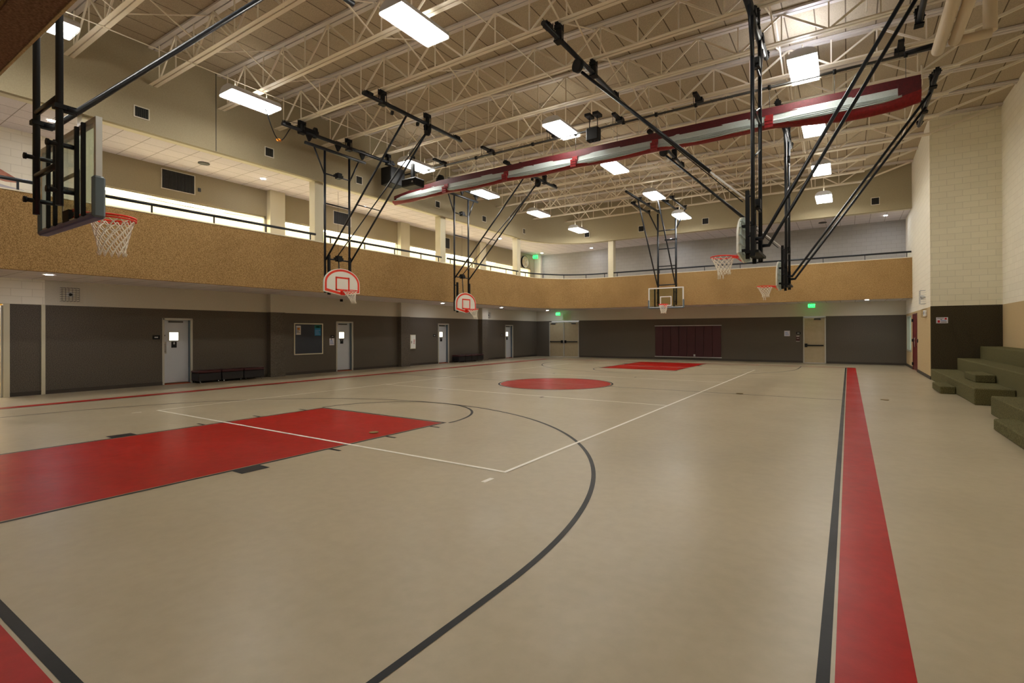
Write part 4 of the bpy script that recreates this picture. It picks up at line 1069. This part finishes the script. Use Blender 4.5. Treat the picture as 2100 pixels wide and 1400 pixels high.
def side_hoop(label, X, Y, zb, front, outer=None, inner='braces', netargs={}, pipe_y=(-1.95, 1.95), top_y=(-1.95, 1.95), winch=True, zrim=None):
    """front=+1: board faces +X world. local x = distance in front of the board face."""
    rz = 0 if front > 0 else PI
    t = thing('basketball_hoop', label, 'basketball hoop', (X, Y, zb), rz, 'ceiling-hung side-court hoops')
    off = (0, 0, zb)
    zt = 7.93
    # board
    b = MB(); fan = fan_outline()
    b.extr(fan, lambda y, z: (0.0, y, zb+z), lambda y, z: (-0.035, y, zb+z))
    bd = recalc(b.build('backboard', M_BOARD, t, off))
    s = MB(); ring_faces(s, fan_outline(inset=0.022), fan_outline(inset=0.092), lambda y, z: (0.003, y, zb+z))
    s.build('border_stripe', M_ORANGE, bd)
    s = MB(); lw = 0.055
    for y0, y1, z0, z1 in ((-0.27, 0.27, 0.56, 0.56+lw), (-0.27, 0.27, 0.16, 0.16+lw), (-0.27, -0.27+lw, 0.16, 0.60), (0.27-lw, 0.27, 0.16, 0.60)): s.box(0.001, 0.004, y0, y1, zb+z0, zb+z1)
    s.build('target_square', M_ORANGE, bd)
    for ob in bd.children: 
        for v in ob.data.vertices: v.co.z -= zb
    s = MB(); ring_faces(s, fan_outline(inset=0.0), fan_outline(inset=0.03), lambda y, z: (-0.06, y, z))
    ring_faces(s, fan_outline(inset=0.0), fan_outline(inset=0.0), lambda y, z: (-0.06, y, z))
    for zz_ in (0.14, 0.30, 0.46, 0.62, 0.76):
        half = 0.66 if zz_ < 0.45 else 0.685*math.sqrt(max(0.05, 1-((zz_-0.40)/0.49)**2))-0.03
        s.box(-0.06, -0.035, -half, half, zz_-0.008, zz_+0.008)
    for yy in (-0.5, -0.34, -0.17, 0, 0.17, 0.34, 0.5):
        top = 0.40+0.49*math.sqrt(1-(yy/0.685)**2)-0.02
        s.box(-0.06, -0.035, yy-0.008, yy+0.008, 0.02+0.11*abs(yy)/0.685, top)
    s.build('rear_ribs', M_BOARDBACK, bd)
    zr = zrim if zrim else zb+0.15
    rim(t, 0.004, zr, off, netargs=netargs)
    # height-adjust channels and standoffs
    for sy in (-1, 1):
        MB().box(-0.19, -0.12, sy*0.40-0.035, sy*0.40+0.035, zb+0.02, zb+1.32).build('adjuster_channel', M_BLACKMAT, t, off)
        MB().box(-0.125, -0.035, sy*0.40-0.03, sy*0.40+0.03, zb+0.16, zb+0.21).build('board_bracket', M_BLACKMAT, t, off)
        MB().box(-0.125, -0.035, sy*0.40-0.03, sy*0.40+0.03, zb+0.62, zb+0.67).build('board_bracket', M_BLACKMAT, t, off)
        P(MB(), (-0.26, sy*0.47, zb+0.08), (-0.26, sy*0.47, 7.62), r=0.038).build('mast', M_BLACKPIPE, t, off)
        P(MB(), (-0.15, sy*0.41, zb+0.45), (-0.26, sy*0.47, zb+0.45), r=0.02).build('mast_link', M_BLACKPIPE, t, off)
        P(MB(), (-0.15, sy*0.41, zb+1.2), (-0.26, sy*0.47, zb+1.2), r=0.02).build('mast_link', M_BLACKPIPE, t, off)
        P(MB(), (-0.26, sy*0.49, 6.82), (-0.26, sy*0.86, 7.60), r=0.026).build('corner_brace', M_BLACKPIPE, t, off)
    for zz_ in (4.07, 5.87, 6.84):
        P(MB(), (-0.26, -0.47, zz_), (-0.26, 0.47, zz_), r=0.024).build('crossbar', M_BLACKPIPE, t, off)
    for zz_ in (4.12, 6.88):
        m = MB(); m.box(-0.34, -0.18, -0.03, 0.13, zz_-0.09, zz_+0.09); m.box(-0.32, -0.2, -0.11, 0.19, zz_-0.05, zz_+0.03); m.build('actuator_box', M_BLACKMAT, t, off)
    MB().tube([(-0.24, 0.03, 4.05), (-0.16, 0.0, zb+0.75)], 0.02, 8).build('actuator_rod', M_BLACKPIPE, t, off)
    MB().tube([(-0.26, 0.03, 6.35), (-0.26, 0.03, 4.25)], 0.0035, 5).build('pull_chain', M_DARKGREY, t, off)
    # swivel bar, hangers and top pipe
    P(MB(), (-0.24, -1.18, 7.62), (-0.24, 1.12, 7.62), r=0.052).build('swivel_bar', M_BLACKPIPE, t, off)
    P(MB(), (-0.2, top_y[0], zt), (-0.2, top_y[1], zt), r=0.058).build('top_pipe', M_BLACKPIPE, t, off)
    for yy in (-1.05, 0.0, 0.98):
        m = MB()
        m.extr([(-0.13, 0.0), (0.13, 0.0), (0.02, -0.22), (-0.02, -0.22)], lambda y, z: (-0.25, yy+y, zt-0.02+z), lambda y, z: (-0.19, yy+y, zt-0.02+z))
        m.box(-0.27, -0.17, yy-0.1, yy+0.1, zt-0.06, zt+0.07)
        m.build('hanger', M_BLACKMAT, t, off)
    ys = [j-Y for j in JY] if front > 0 else [Y-j for j in JY]
    clampset(t, off, [(-0.2, y, ZB-0.09) for y in ys if top_y[0] < y < top_y[1]])
    clampset(t, off, [(-0.2, top_y[0]+0.15, zt+0.03), (-0.2, top_y[1]-0.15, zt+0.03)], 'pipe_end')
    if winch:
        m = MB(); m.disc((-0.30, -1.28, zt+0.12), 0.2, 0.12, (0.3,1,0), 20); m.disc((-0.26, -0.82, zt+0.10), 0.17, 0.08, (0.3,1,0), 18); m.box(-0.42, -0.12, -1.32, -0.78, zt+0.02, zt+0.12)
        m.build('winch', M_BLACKMAT, t, off)
        MB().tube([(-0.25, -1.9, zt+0.13), (-0.25, -1.3, zt+0.22)], 0.008, 5).build('winch_cable', M_BLACKMAT, t, off)
    bx = 3.45
    P(MB(), (bx, pipe_y[0], zt-0.02), (bx, pipe_y[1], zt-0.02), r=0.055).build('brace_pipe', M_BLACKPIPE, t, off)
    clampset(t, off, [(bx, y, ZB-0.09) for y in ys if pipe_y[0] < y < pipe_y[1]])
    clampset(t, off, [(bx, pipe_y[0]+0.2, zt+0.02), (bx, pipe_y[1]-0.2, zt+0.02)], 'pipe_end')
    m = MB(); m.disc((bx, 0.42, zt-0.20), 0.15, 0.10, (0.4,1,0), 20); m.box(bx-0.05, bx+0.05, 0.30, 0.42, zt-0.22, zt); m.build('pulley', M_BLACKMAT, t, off)
    if inner == 'braces':
        for sy, y1 in ((-1, -0.42), (1, 0.58)):
            P(MB(), (-0.22, sy*0.47, 4.02), (bx, y1 if sy < 0 else 0.52, zt-0.04), r=0.030).build('brace', M_BLACKPIPE, t, off)
        a = 0.41
        P(MB(), (-0.22+(bx+0.22)*a, -0.45, 4.02+(zt-4.06)*a), (-0.22+(bx+0.22)*a, 0.49, 4.02+(zt-4.06)*a), r=0.017).build('brace_tie', M_BLACKPIPE, t, off)
        P(MB(), (-0.18, -0.12, 4.10), (bx-0.05, 0.36, zt-0.3), r=0.018).build('lift_tube', M_BLACKPIPE, t, off)
        MB().tube([(0.1, 0.0, 4.4), (bx-0.1, 0.28, zt-0.3)], 0.006, 5).build('lift_cable', M_ALU, t, off)
        m = MB()
        m.disc((bx-0.02, -0.95, zt-0.17), 0.06, 0.06, (0.4,1,0), 12); m.disc((bx-0.02, 0.02, zt-0.14), 0.06, 0.06, (0.4,1,0), 12); m.build('sheave', M_BLACKMAT, t, off)
    else:
        p0, p1 = Vector((bx-0.02, 0.25, zt-0.28)), Vector((-0.1, 0.0, 4.22))
        q = p0.lerp(p1, 0.80)
        P(MB(), p0, q, r=0.038).build('tie_tube', M_BLACKPIPE, t, off)
        P(MB(), q, p1, r=0.019).build('tie_end', M_HOOPWHITE, t, off)
        MB().tube([p0+Vector((0, -0.15, 0)), p1+Vector((0.1, -0.02, 0.0))], 0.010, 5).build('lift_cable', M_BLACKMAT, t, off)
        if outer:
            ox, oy0, oy1 = outer
            P(MB(), (-ox, oy0, zt-0.02), (-ox, oy1, zt-0.02), r=0.055).build('outer_pipe', M_BLACKPIPE, t, off)
            for sy in (-1, 1):
                P(MB(), (-0.30, sy*0.45, zb+0.38), (-0.42, sy*0.45, zb+0.38), (-ox, sy*0.50, zt-0.05), r=0.036).build('outer_brace', M_BLACKPIPE, t, off)
            clampset(t, off, [(-ox, y, ZB-0.11) for y in ys if min(oy0, oy1) < y < max(oy0, oy1)]+[(-ox, oy0*0.9, zt+0.02), (-ox, oy1*0.9, zt+0.02)])
            m = MB(); m.box(-0.36, -0.12, -0.50, 0.50, zb+0.12, zb+0.17); m.box(-0.30, -0.22, -0.52, -0.44, zb+0.05, zb+0.62); m.box(-0.30, -0.22, 0.44, 0.52, zb+0.05, zb+0.62); m.build('mast_base', M_BLACKMAT, t, off)
        s_ = MB()
        for sy in (-1, 1):
            for k in range(3): P(s_, (-0.26, sy*0.47, 4.9+k*0.85), (-0.26+0.0, -sy*0.47, 5.35+k*0.85), r=0.018) if sy > 0 else None
        s_.build('lattice_brace', M_BLACKPIPE, t, off)
    return t
def droop1(x, y, dz, t): return x+0.10*t*t, y+0.04*t, dz*0.9-0.10*t*t*(1 if y > 0 else 0.3)
side_hoop('white fan backboard with orange square, left side nearer the camera', -6.22, -3.33, 2.87, 1, netargs=dict(droop=droop1, depth=0.30, r1=0.09), top_y=(-1.95, 2.4))
side_hoop('white fan backboard with orange square, left side farther from camera', -6.22, 2.97, 2.50, 1, netargs=dict(droop=droop1, depth=0.30, r1=0.09), top_y=(-1.6, 1.9))
def droop2(x, y, dz, t): return x-0.02*t, y*(1-0.2*t)-0.03*t, dz*0.85-(0.10 if (t > 0.95 and y > 0.05 and x > 0.35) else 0)
side_hoop('fan hoop seen edge-on at right, nearer one with black brace pipes', 6.18, -3.33, 3.00, -1, outer=(3.02, 1.5, -2.2), inner='tie', netargs=dict(droop=droop2, depth=0.36, r1=0.12), winch=False)
side_hoop('fan hoop seen edge-on at right, farther and lower one', 6.13, 3.10, 2.90, -1, outer=(3.68, 1.75, -2.1), inner='tie', netargs=dict(droop=droop2, depth=0.34, r1=0.10), winch=False)

def main_hoop(label, X, Y, rz, W=0.915, dmast=0.22, zb=2.88, H=1.05, near=False, hs=0.47):
    t = thing('basketball_hoop', label, 'basketball hoop', (X, Y, zb), rz, 'main court hoops with glass backboards')
    off = (0, 0, zb); zt = 7.93; xm = -dmast
    g = MB().box(-0.02, -0.005, -W+0.03, W-0.03, zb+0.03, zb+H-0.03).build('glass', M_GLASS, t, off)
    f = MB(); d0, d1, fw = -0.045, 0.01, 0.055
    f.box(d0, d1, -W, W, zb+H-fw, zb+H); f.box(d0, d1, -W, W, zb, zb+fw); f.box(d0, d1, -W, -W+fw, zb+fw, zb+H-fw); f.box(d0, d1, W-fw, W, zb+fw, zb+H-fw)
    f.build('backboard_frame', M_HOOPWHITE if not near else M_ALU, t, off)
    s = MB(); lw = 0.05
    for y0, y1, z0, z1 in ((-0.30, 0.30, 0.55, 0.60), (-0.30, 0.30, 0.10, 0.15), (-0.30, -0.25, 0.15, 0.55), (0.25, 0.30, 0.15, 0.55)): s.box(-0.004, 0.0, y0, y1, zb+z0, zb+z1)
    s.build('target_square', M_HOOPWHITE, t, off)
    for sy in (-1, 1):
        y0, y1 = sorted((sy*(W-0.045), sy*(W+0.022)))
        MB().rbox(-0.075, 0.035, y0, y1, zb-0.02, zb+0.42, 0.02).build('side_pad', M_PAD, t, off)
    m = MB().rbox(-0.07, 0.032, -W, W, zb-0.028, zb+0.03, 0.015); 
    m.build('bottom_pad', M_PADB if near else M_PAD, t, off)
    rim(t, 0.0, zb+0.17, off, two=True, netargs=dict(rows=7, depth=0.42, r1=0.13), cr=0.0075 if near else 0.006)
    MB().box(-0.05, -0.02, -0.10, 0.10, zb+0.03, zb+0.17).build('rim_plate', M_BLACKMAT, t, off)
    for yy in ((-0.62, -0.42, 0.28, 0.52) if near else (-0.60, 0.40)):
        cw = 0.016 if near else 0.03; MB().box(-0.085 if near else -0.105, -0.05, yy-cw, yy+cw, zb+0.02, zb+H-0.02).build('board_channel', M_BLACKMAT, t, off)
    for sy in (-1, 1):
        P(MB(), (xm, sy*hs, zb+0.14), (xm, sy*hs, 7.80), r=0.034 if near else 0.048).build('mast', M_BLACKPIPE, t, off)
        for zz_ in (zb+0.30, zb+0.80):
            P(MB(), (xm-0.10, sy*hs, zz_), (-0.06, sy*hs, zz_), r=0.026).build('standoff', M_BLACKPIPE, t, off)
            MB().tube([(xm-0.11, sy*hs, zz_), (xm-0.085, sy*hs, zz_)], 0.036, 8).build('end_cap', M_BLACKMAT, t, off)
        # fold pipes along the joist-crossing direction
        P(MB(), (xm-0.45, sy*hs, zt), (xm+(4.4 if sy < 0 or near else 2.9), sy*hs, zt), r=0.055).build('top_pipe', M_BLACKPIPE, t, off)
        P(MB(), (xm-0.1, sy*0.95, zt-0.02), (xm+2.5, sy*0.95, zt-0.02), r=0.05).build('side_pipe', M_BLACKPIPE, t, off)
        P(MB(), (xm, sy*0.93, zt-0.08), (xm, sy*0.50, 6.95), r=0.03).build('corner_brace', M_BLACKPIPE, t, off)
        m = MB(); m.box(xm-0.05, xm+0.05, sy*hs-0.05, sy*hs+0.05, 4.06, 4.11); m.box(xm+0.03, xm+0.14, sy*hs-0.02, sy*hs+0.02, 4.04, 4.12); m.build('brace_clamp', M_BLACKMAT, t, off)
        P(MB(), (xm+0.05, sy*hs, 4.08), (xm+0.14, sy*hs, 4.08), (xm+(2.9 if not near else 3.35), sy*hs, zt-0.06), r=0.033).build('brace', M_BLACKPIPE, t, off)
        clampset(t, off, [(xm-0.2, sy*hs, zt+0.06), (xm+1.5, sy*hs, zt+0.06), (xm+2.7, sy*hs, zt+0.06), (xm+0.1, sy*0.95, zt+0.04), (xm+2.2, sy*0.95, zt+0.04)])
    for zz_ in ((4.08, 5.05, 5.95, 6.90) if not near else (3.47, 4.20, 5.10, 6.0, 7.0)):
        P(MB(), (xm, -hs, zz_), (xm, hs, zz_), r=0.028 if not near else 0.03).build('crossbar', M_BLACKPIPE, t, off)
    if not near:
        m = MB().box(xm-0.05, xm+0.05, -0.10, 0.52, 6.36, 6.43); m.build('actuator_bar', M_BLACKMAT, t, off)
    return t
main_hoop('far glass backboard with white frame and grey pads over the far red key', 0.02, 11.3, -PI/2)
main_hoop('nearest glass backboard seen from behind at upper left with white net', 0.34, -11.9, PI/2, W=0.90, dmast=0.20, near=True, hs=0.39)

# ------------------------------------------------------------------ divider curtain across the hall
def curtain():
    YC = 0.05
    t = thing('divider_curtain', 'raised divider curtain, maroon bands and white mesh folds, across the hall', 'curtain', (0.9, YC, 6.7))
    off = (0.9, YC, 6.7)
    x0, x1 = -7.45, 9.35
    n = 96
    straps = [-4.67, -1.95, 0.70, 3.28, 6.27]
    def ztop(x): return 7.34-0.24*max(0, (-5.0-x)/2.5)**1.3
    def sag(x):
        d = min(abs(x-s) for s in straps)
        return 0.035*min(1, d/1.2)
    def zbot(x): 
        e = max(0, (-5.6-x)/1.9); return 6.86-sag(x)+0.05*e+0.12*max(0, (x-8.6)/0.75)**1.5
    # top band
    m = MB()
    for i in range(n):
        a, b = x0+(x1-x0)*i/n, x0+(x1-x0)*(i+1)/n
        for yy in (-0.05, 0.05):
            m.quad((a, YC+yy, ztop(a)-0.20*(1 if a > -5 else max(0.62, (a+9.5)/4.5))), (b, YC+yy, ztop(b)-0.20*(1 if b > -5 else max(0.62, (b+9.5)/4.5))), (b, YC+yy, ztop(b)), (a, YC+yy, ztop(a)))
        m.quad((a, YC-0.05, ztop(a)), (b, YC-0.05, ztop(b)), (b, YC+0.05, ztop(b)), (a, YC+0.05, ztop(a)))
    m.box(x0, x0+0.02, YC-0.05, YC+0.05, 6.95, ztop(x0)); m.box(x1-0.02, x1, YC-0.05, YC+0.05, 7.05, ztop(x1))
    m.build('top_band', M_CURR, t, off)
    # gathered mesh: a folded profile swept along x
    prof = []
    K = 32
    for k in range(K+1):
        u = k/K
        uu = max(0, (u-0.5)/0.5); prof.append((-0.05-0.075*abs(math.sin(uu*PI*4))*(0.6+0.5*uu)-0.05*uu, 1-u))
    for k in range(K+1):
        u = 1-k/K
        uu = max(0, (u-0.5)/0.5); prof.append((0.05+0.075*abs(math.sin(uu*PI*4))*(0.6+0.5*uu)+0.05*uu, 1-u))
    m = MB(); np_ = len(prof); o = 0
    for i in range(n+1):
        x = x0+0.12+(x1-0.35-x0-0.12)*i/n
        zt_, zb_ = ztop(x)-0.17*(1 if x > -5 else max(0.62, (x+9.5)/4.5)), zbot(x)
        d = min(abs(x-s) for s in straps); pin = 0.62+0.38*min(1, d/0.5)
        wob = 0.010*math.sin(x*3.1)+0.008*math.sin(x*7.7+1)
        for y, u in prof:
            m.v.append((x, YC+y*pin+wob*(1-u), zb_+(zt_-zb_)*u+0.012*math.sin(x*2.3+y*40)*(1-u)))
    for i in range(n):
        for k in range(np_):
            k2 = (k+1) % np_
            m.face((i*np_+k, i*np_+k2, (i+1)*np_+k2, (i+1)*np_+k), True)
    m.build('mesh_folds', M_CURW, t, off)
    # bottom vinyl, bulging under the folds
    m = MB(); q = 10
    for i in range(n+1):
        x = x0+(x1-x0)*i/n
        zb_ = zbot(x); fat = 1.0 + (2.6 if x > 6.4 else 0)*min(1, max(0, (x-6.4)/1.5)) + 1.2*max(0, min(1, (-5.6-x)/1.4))
        for k in range(q+1):
            a = PI*k/q
            m.v.append((x, YC-0.15*math.cos(a)*(0.9+0.05*math.sin(x*5+k)), zb_+0.025-0.06*fat*math.sin(a)-0.012*math.sin(x*6+k*1.7)*(1 if fat > 1.2 else 0.3)))
    for i in range(n):
        for k in range(q): m.face((i*(q+1)+k, i*(q+1)+k+1, (i+1)*(q+1)+k+1, (i+1)*(q+1)+k), True)
    m.build('bottom_band', M_CURR2, t, off)
    for s in straps:
        m = MB(); m.box(s-0.09, s+0.09, YC-0.075, YC-0.05, 6.98, 7.15)
        for k in range(3): m.box(s-0.10+0.0, s+0.09, YC-0.175-0.006*k, YC-0.10, 6.80+k*0.08, 6.87+k*0.08)
        m.build('strap', M_CURR2, t, off)
    m = MB(); m.box(x1-0.42, x1, YC-0.13, YC+0.13, 6.92, 7.2); m.build('end_flap', M_CURR, t, off)
    # thin lift cables
    for x in (-6.2, -4.76, -3.3, -2.5, -0.14, 0.7, 2.1, 3.3, 4.42, 6.27, 7.7, 9.08):
        MB().tube([(x, YC, ztop(x)-0.01), (x, YC, 7.815)], 0.006, 5).build('lift_cable', M_DARKGREY, t, off)
    return t
curtain()
t = thing('curtain_drive_pipe', 'long dark pipe above the divider curtain, hung from the joists', 'pipe', (0.9, 0.05, 7.9)); off = (0.9, 0.05, 7.9)
MB().tube([(-6.9, 0.05, 7.88), (9.6, 0.05, 7.88)], 0.032, 10).build('pipe', M_DARKGREY, t, off)
MB().tube([(-6.9, 0.16, 7.86), (9.3, 0.16, 7.86)], 0.02, 8).build('conduit', M_STEEL, t, off)
for x in (-5.6, -4.76, -3.3, -2.5, -0.9, 0.7, 2.3, 3.3, 4.42, 6.27, 7.7, 9.08):
    MB().disc((x, 0.05, 7.88), 0.06, 0.07, (1,0,0), 12).build('cable_drum', M_BLACKMAT, t, off)
for x in (-5.3, -3.0, -0.3, 2.0, 4.4, 7.0, 9.0):
    m = MB(); m.box(x-0.06, x+0.06, 0.0, 0.68, 8.17, 8.235); m.box(x-0.10, x+0.10, 0.42, 0.62, 8.14, 8.245); m.build('joist_clamp', M_BLACKMAT, t, off)
    for dx in (-0.05, 0.05): MB().tube([(x+dx, 0.06, 8.18), (x+dx, 0.06, 7.88)], 0.008, 5).build('hanger_rod', M_BLACKMAT, t, off)
MB().tube([(9.05, 0.05, 7.9), (9.75, 0.05, 7.95)], 0.055, 10).build('pipe_end', M_BLACKMAT, t, off)
t = thing('curtain_motor', 'black curtain motor box hung beside a centre light', 'motor', (1.50, -0.34, 7.33)); 
m = MB().rbox(-0.20, 0.20, -0.12, 0.12, 0.03, 0.42, 0.03); m.build('motor_box', M_BLACKMAT, t)
for dx in (-0.13, 0.13):
    MB().tube([(dx, 0, 0.42), (dx, 0, 0.80)], 0.014, 6).build('hanger_rod', M_BLACKMAT, t); MB().box(dx-0.09, dx+0.09, -0.16, 0.16, 0.76, 0.84).build('joist_clamp', M_BLACKMAT, t)
for dx in (-0.12, 0.0, 0.12): MB().disc((dx, -0.02, 0.05), 0.05, 0.08, (0,1,0), 10).build('pulley', M_BLACKMAT, t)

# ------------------------------------------------------------------ black speaker and projector at the left wall, duct at top right
t = thing('hanging_loudspeaker', 'square black loudspeaker hung high by the left wall near the curtain end', 'speaker', (-7.05, -0.35, 7.35))
m = MB().rbox(-0.28, 0.28, -0.42, 0.30, 0.0, 0.66, 0.02); m.build('cabinet', M_BLACKMAT, t)
MB().box(-0.25, 0.25, -0.43, -0.42, 0.03, 0.63).build('grille', mat('speaker_cloth', hx(16, 15, 13), 0.9), t)
for dx in (-0.2, 0.2): MB().tube([(dx, 0, 0.66), (dx, 0, 0.92)], 0.01, 6).build('hanger_rod', M_BLACKMAT, t)
t = thing('hanging_loudspeaker', 'low black speaker cabinet hung just behind the curtain end at left', 'speaker', (-5.62, -0.75, 6.98))
MB().rbox(-0.36, 0.36, -0.25, 0.25, 0.0, 0.30, 0.04).build('cabinet', M_BLACKMAT, t)
MB().box(-0.06, 0.06, -0.05, 0.05, 0.30, 1.15).build('mounting_post', M_BLACKMAT, t)
MB().disc((0.22, -0.255, 0.14), 0.03, 0.01, (0,1,0), 12).build('status_knob', M_ALU, t)
t = thing('heating_duct', 'cream round duct with elbow hung below the joists at top right', 'duct', (9.85, -1.6, 7.7)); off = (9.85, -1.6, 7.7)
MB().tube([(9.60, -0.35, 7.62), (9.60, -3.6, 7.62)], 0.115, 18).build('duct_run', M_DUCT, t, off)
MB().tube([(9.84, -0.62, 7.62), (9.84, -3.6, 7.62)], 0.105, 18).build('duct_run', M_DUCT, t, off)
MB().tube([(9.84, -0.60, 7.62), (10.42, -0.60, 7.62)], 0.095, 16).build('duct_elbow', M_DUCT, t, off)
MB().tube([(10.40, -0.60, 7.66), (10.40, -0.60, 9.0)], 0.115, 16).build('duct_riser', M_DUCT, t, off)
MB().tube([(9.72, -0.5, 7.70), (9.72, -0.5, 8.25)], 0.02, 8).build('hanger_rod', M_STEEL, t, off)
tag(MB().tube([(9.52, 1.6, 8.22), (9.52, 1.6, 7.75), (9.30, 4.6, 7.3)], 0.022, 6).build('guy_rod', M_STEEL, off=(9.52, 1.6, 8.2)), 'thin cream rod dropping from the joists beside the right brace clamp', 'rod')
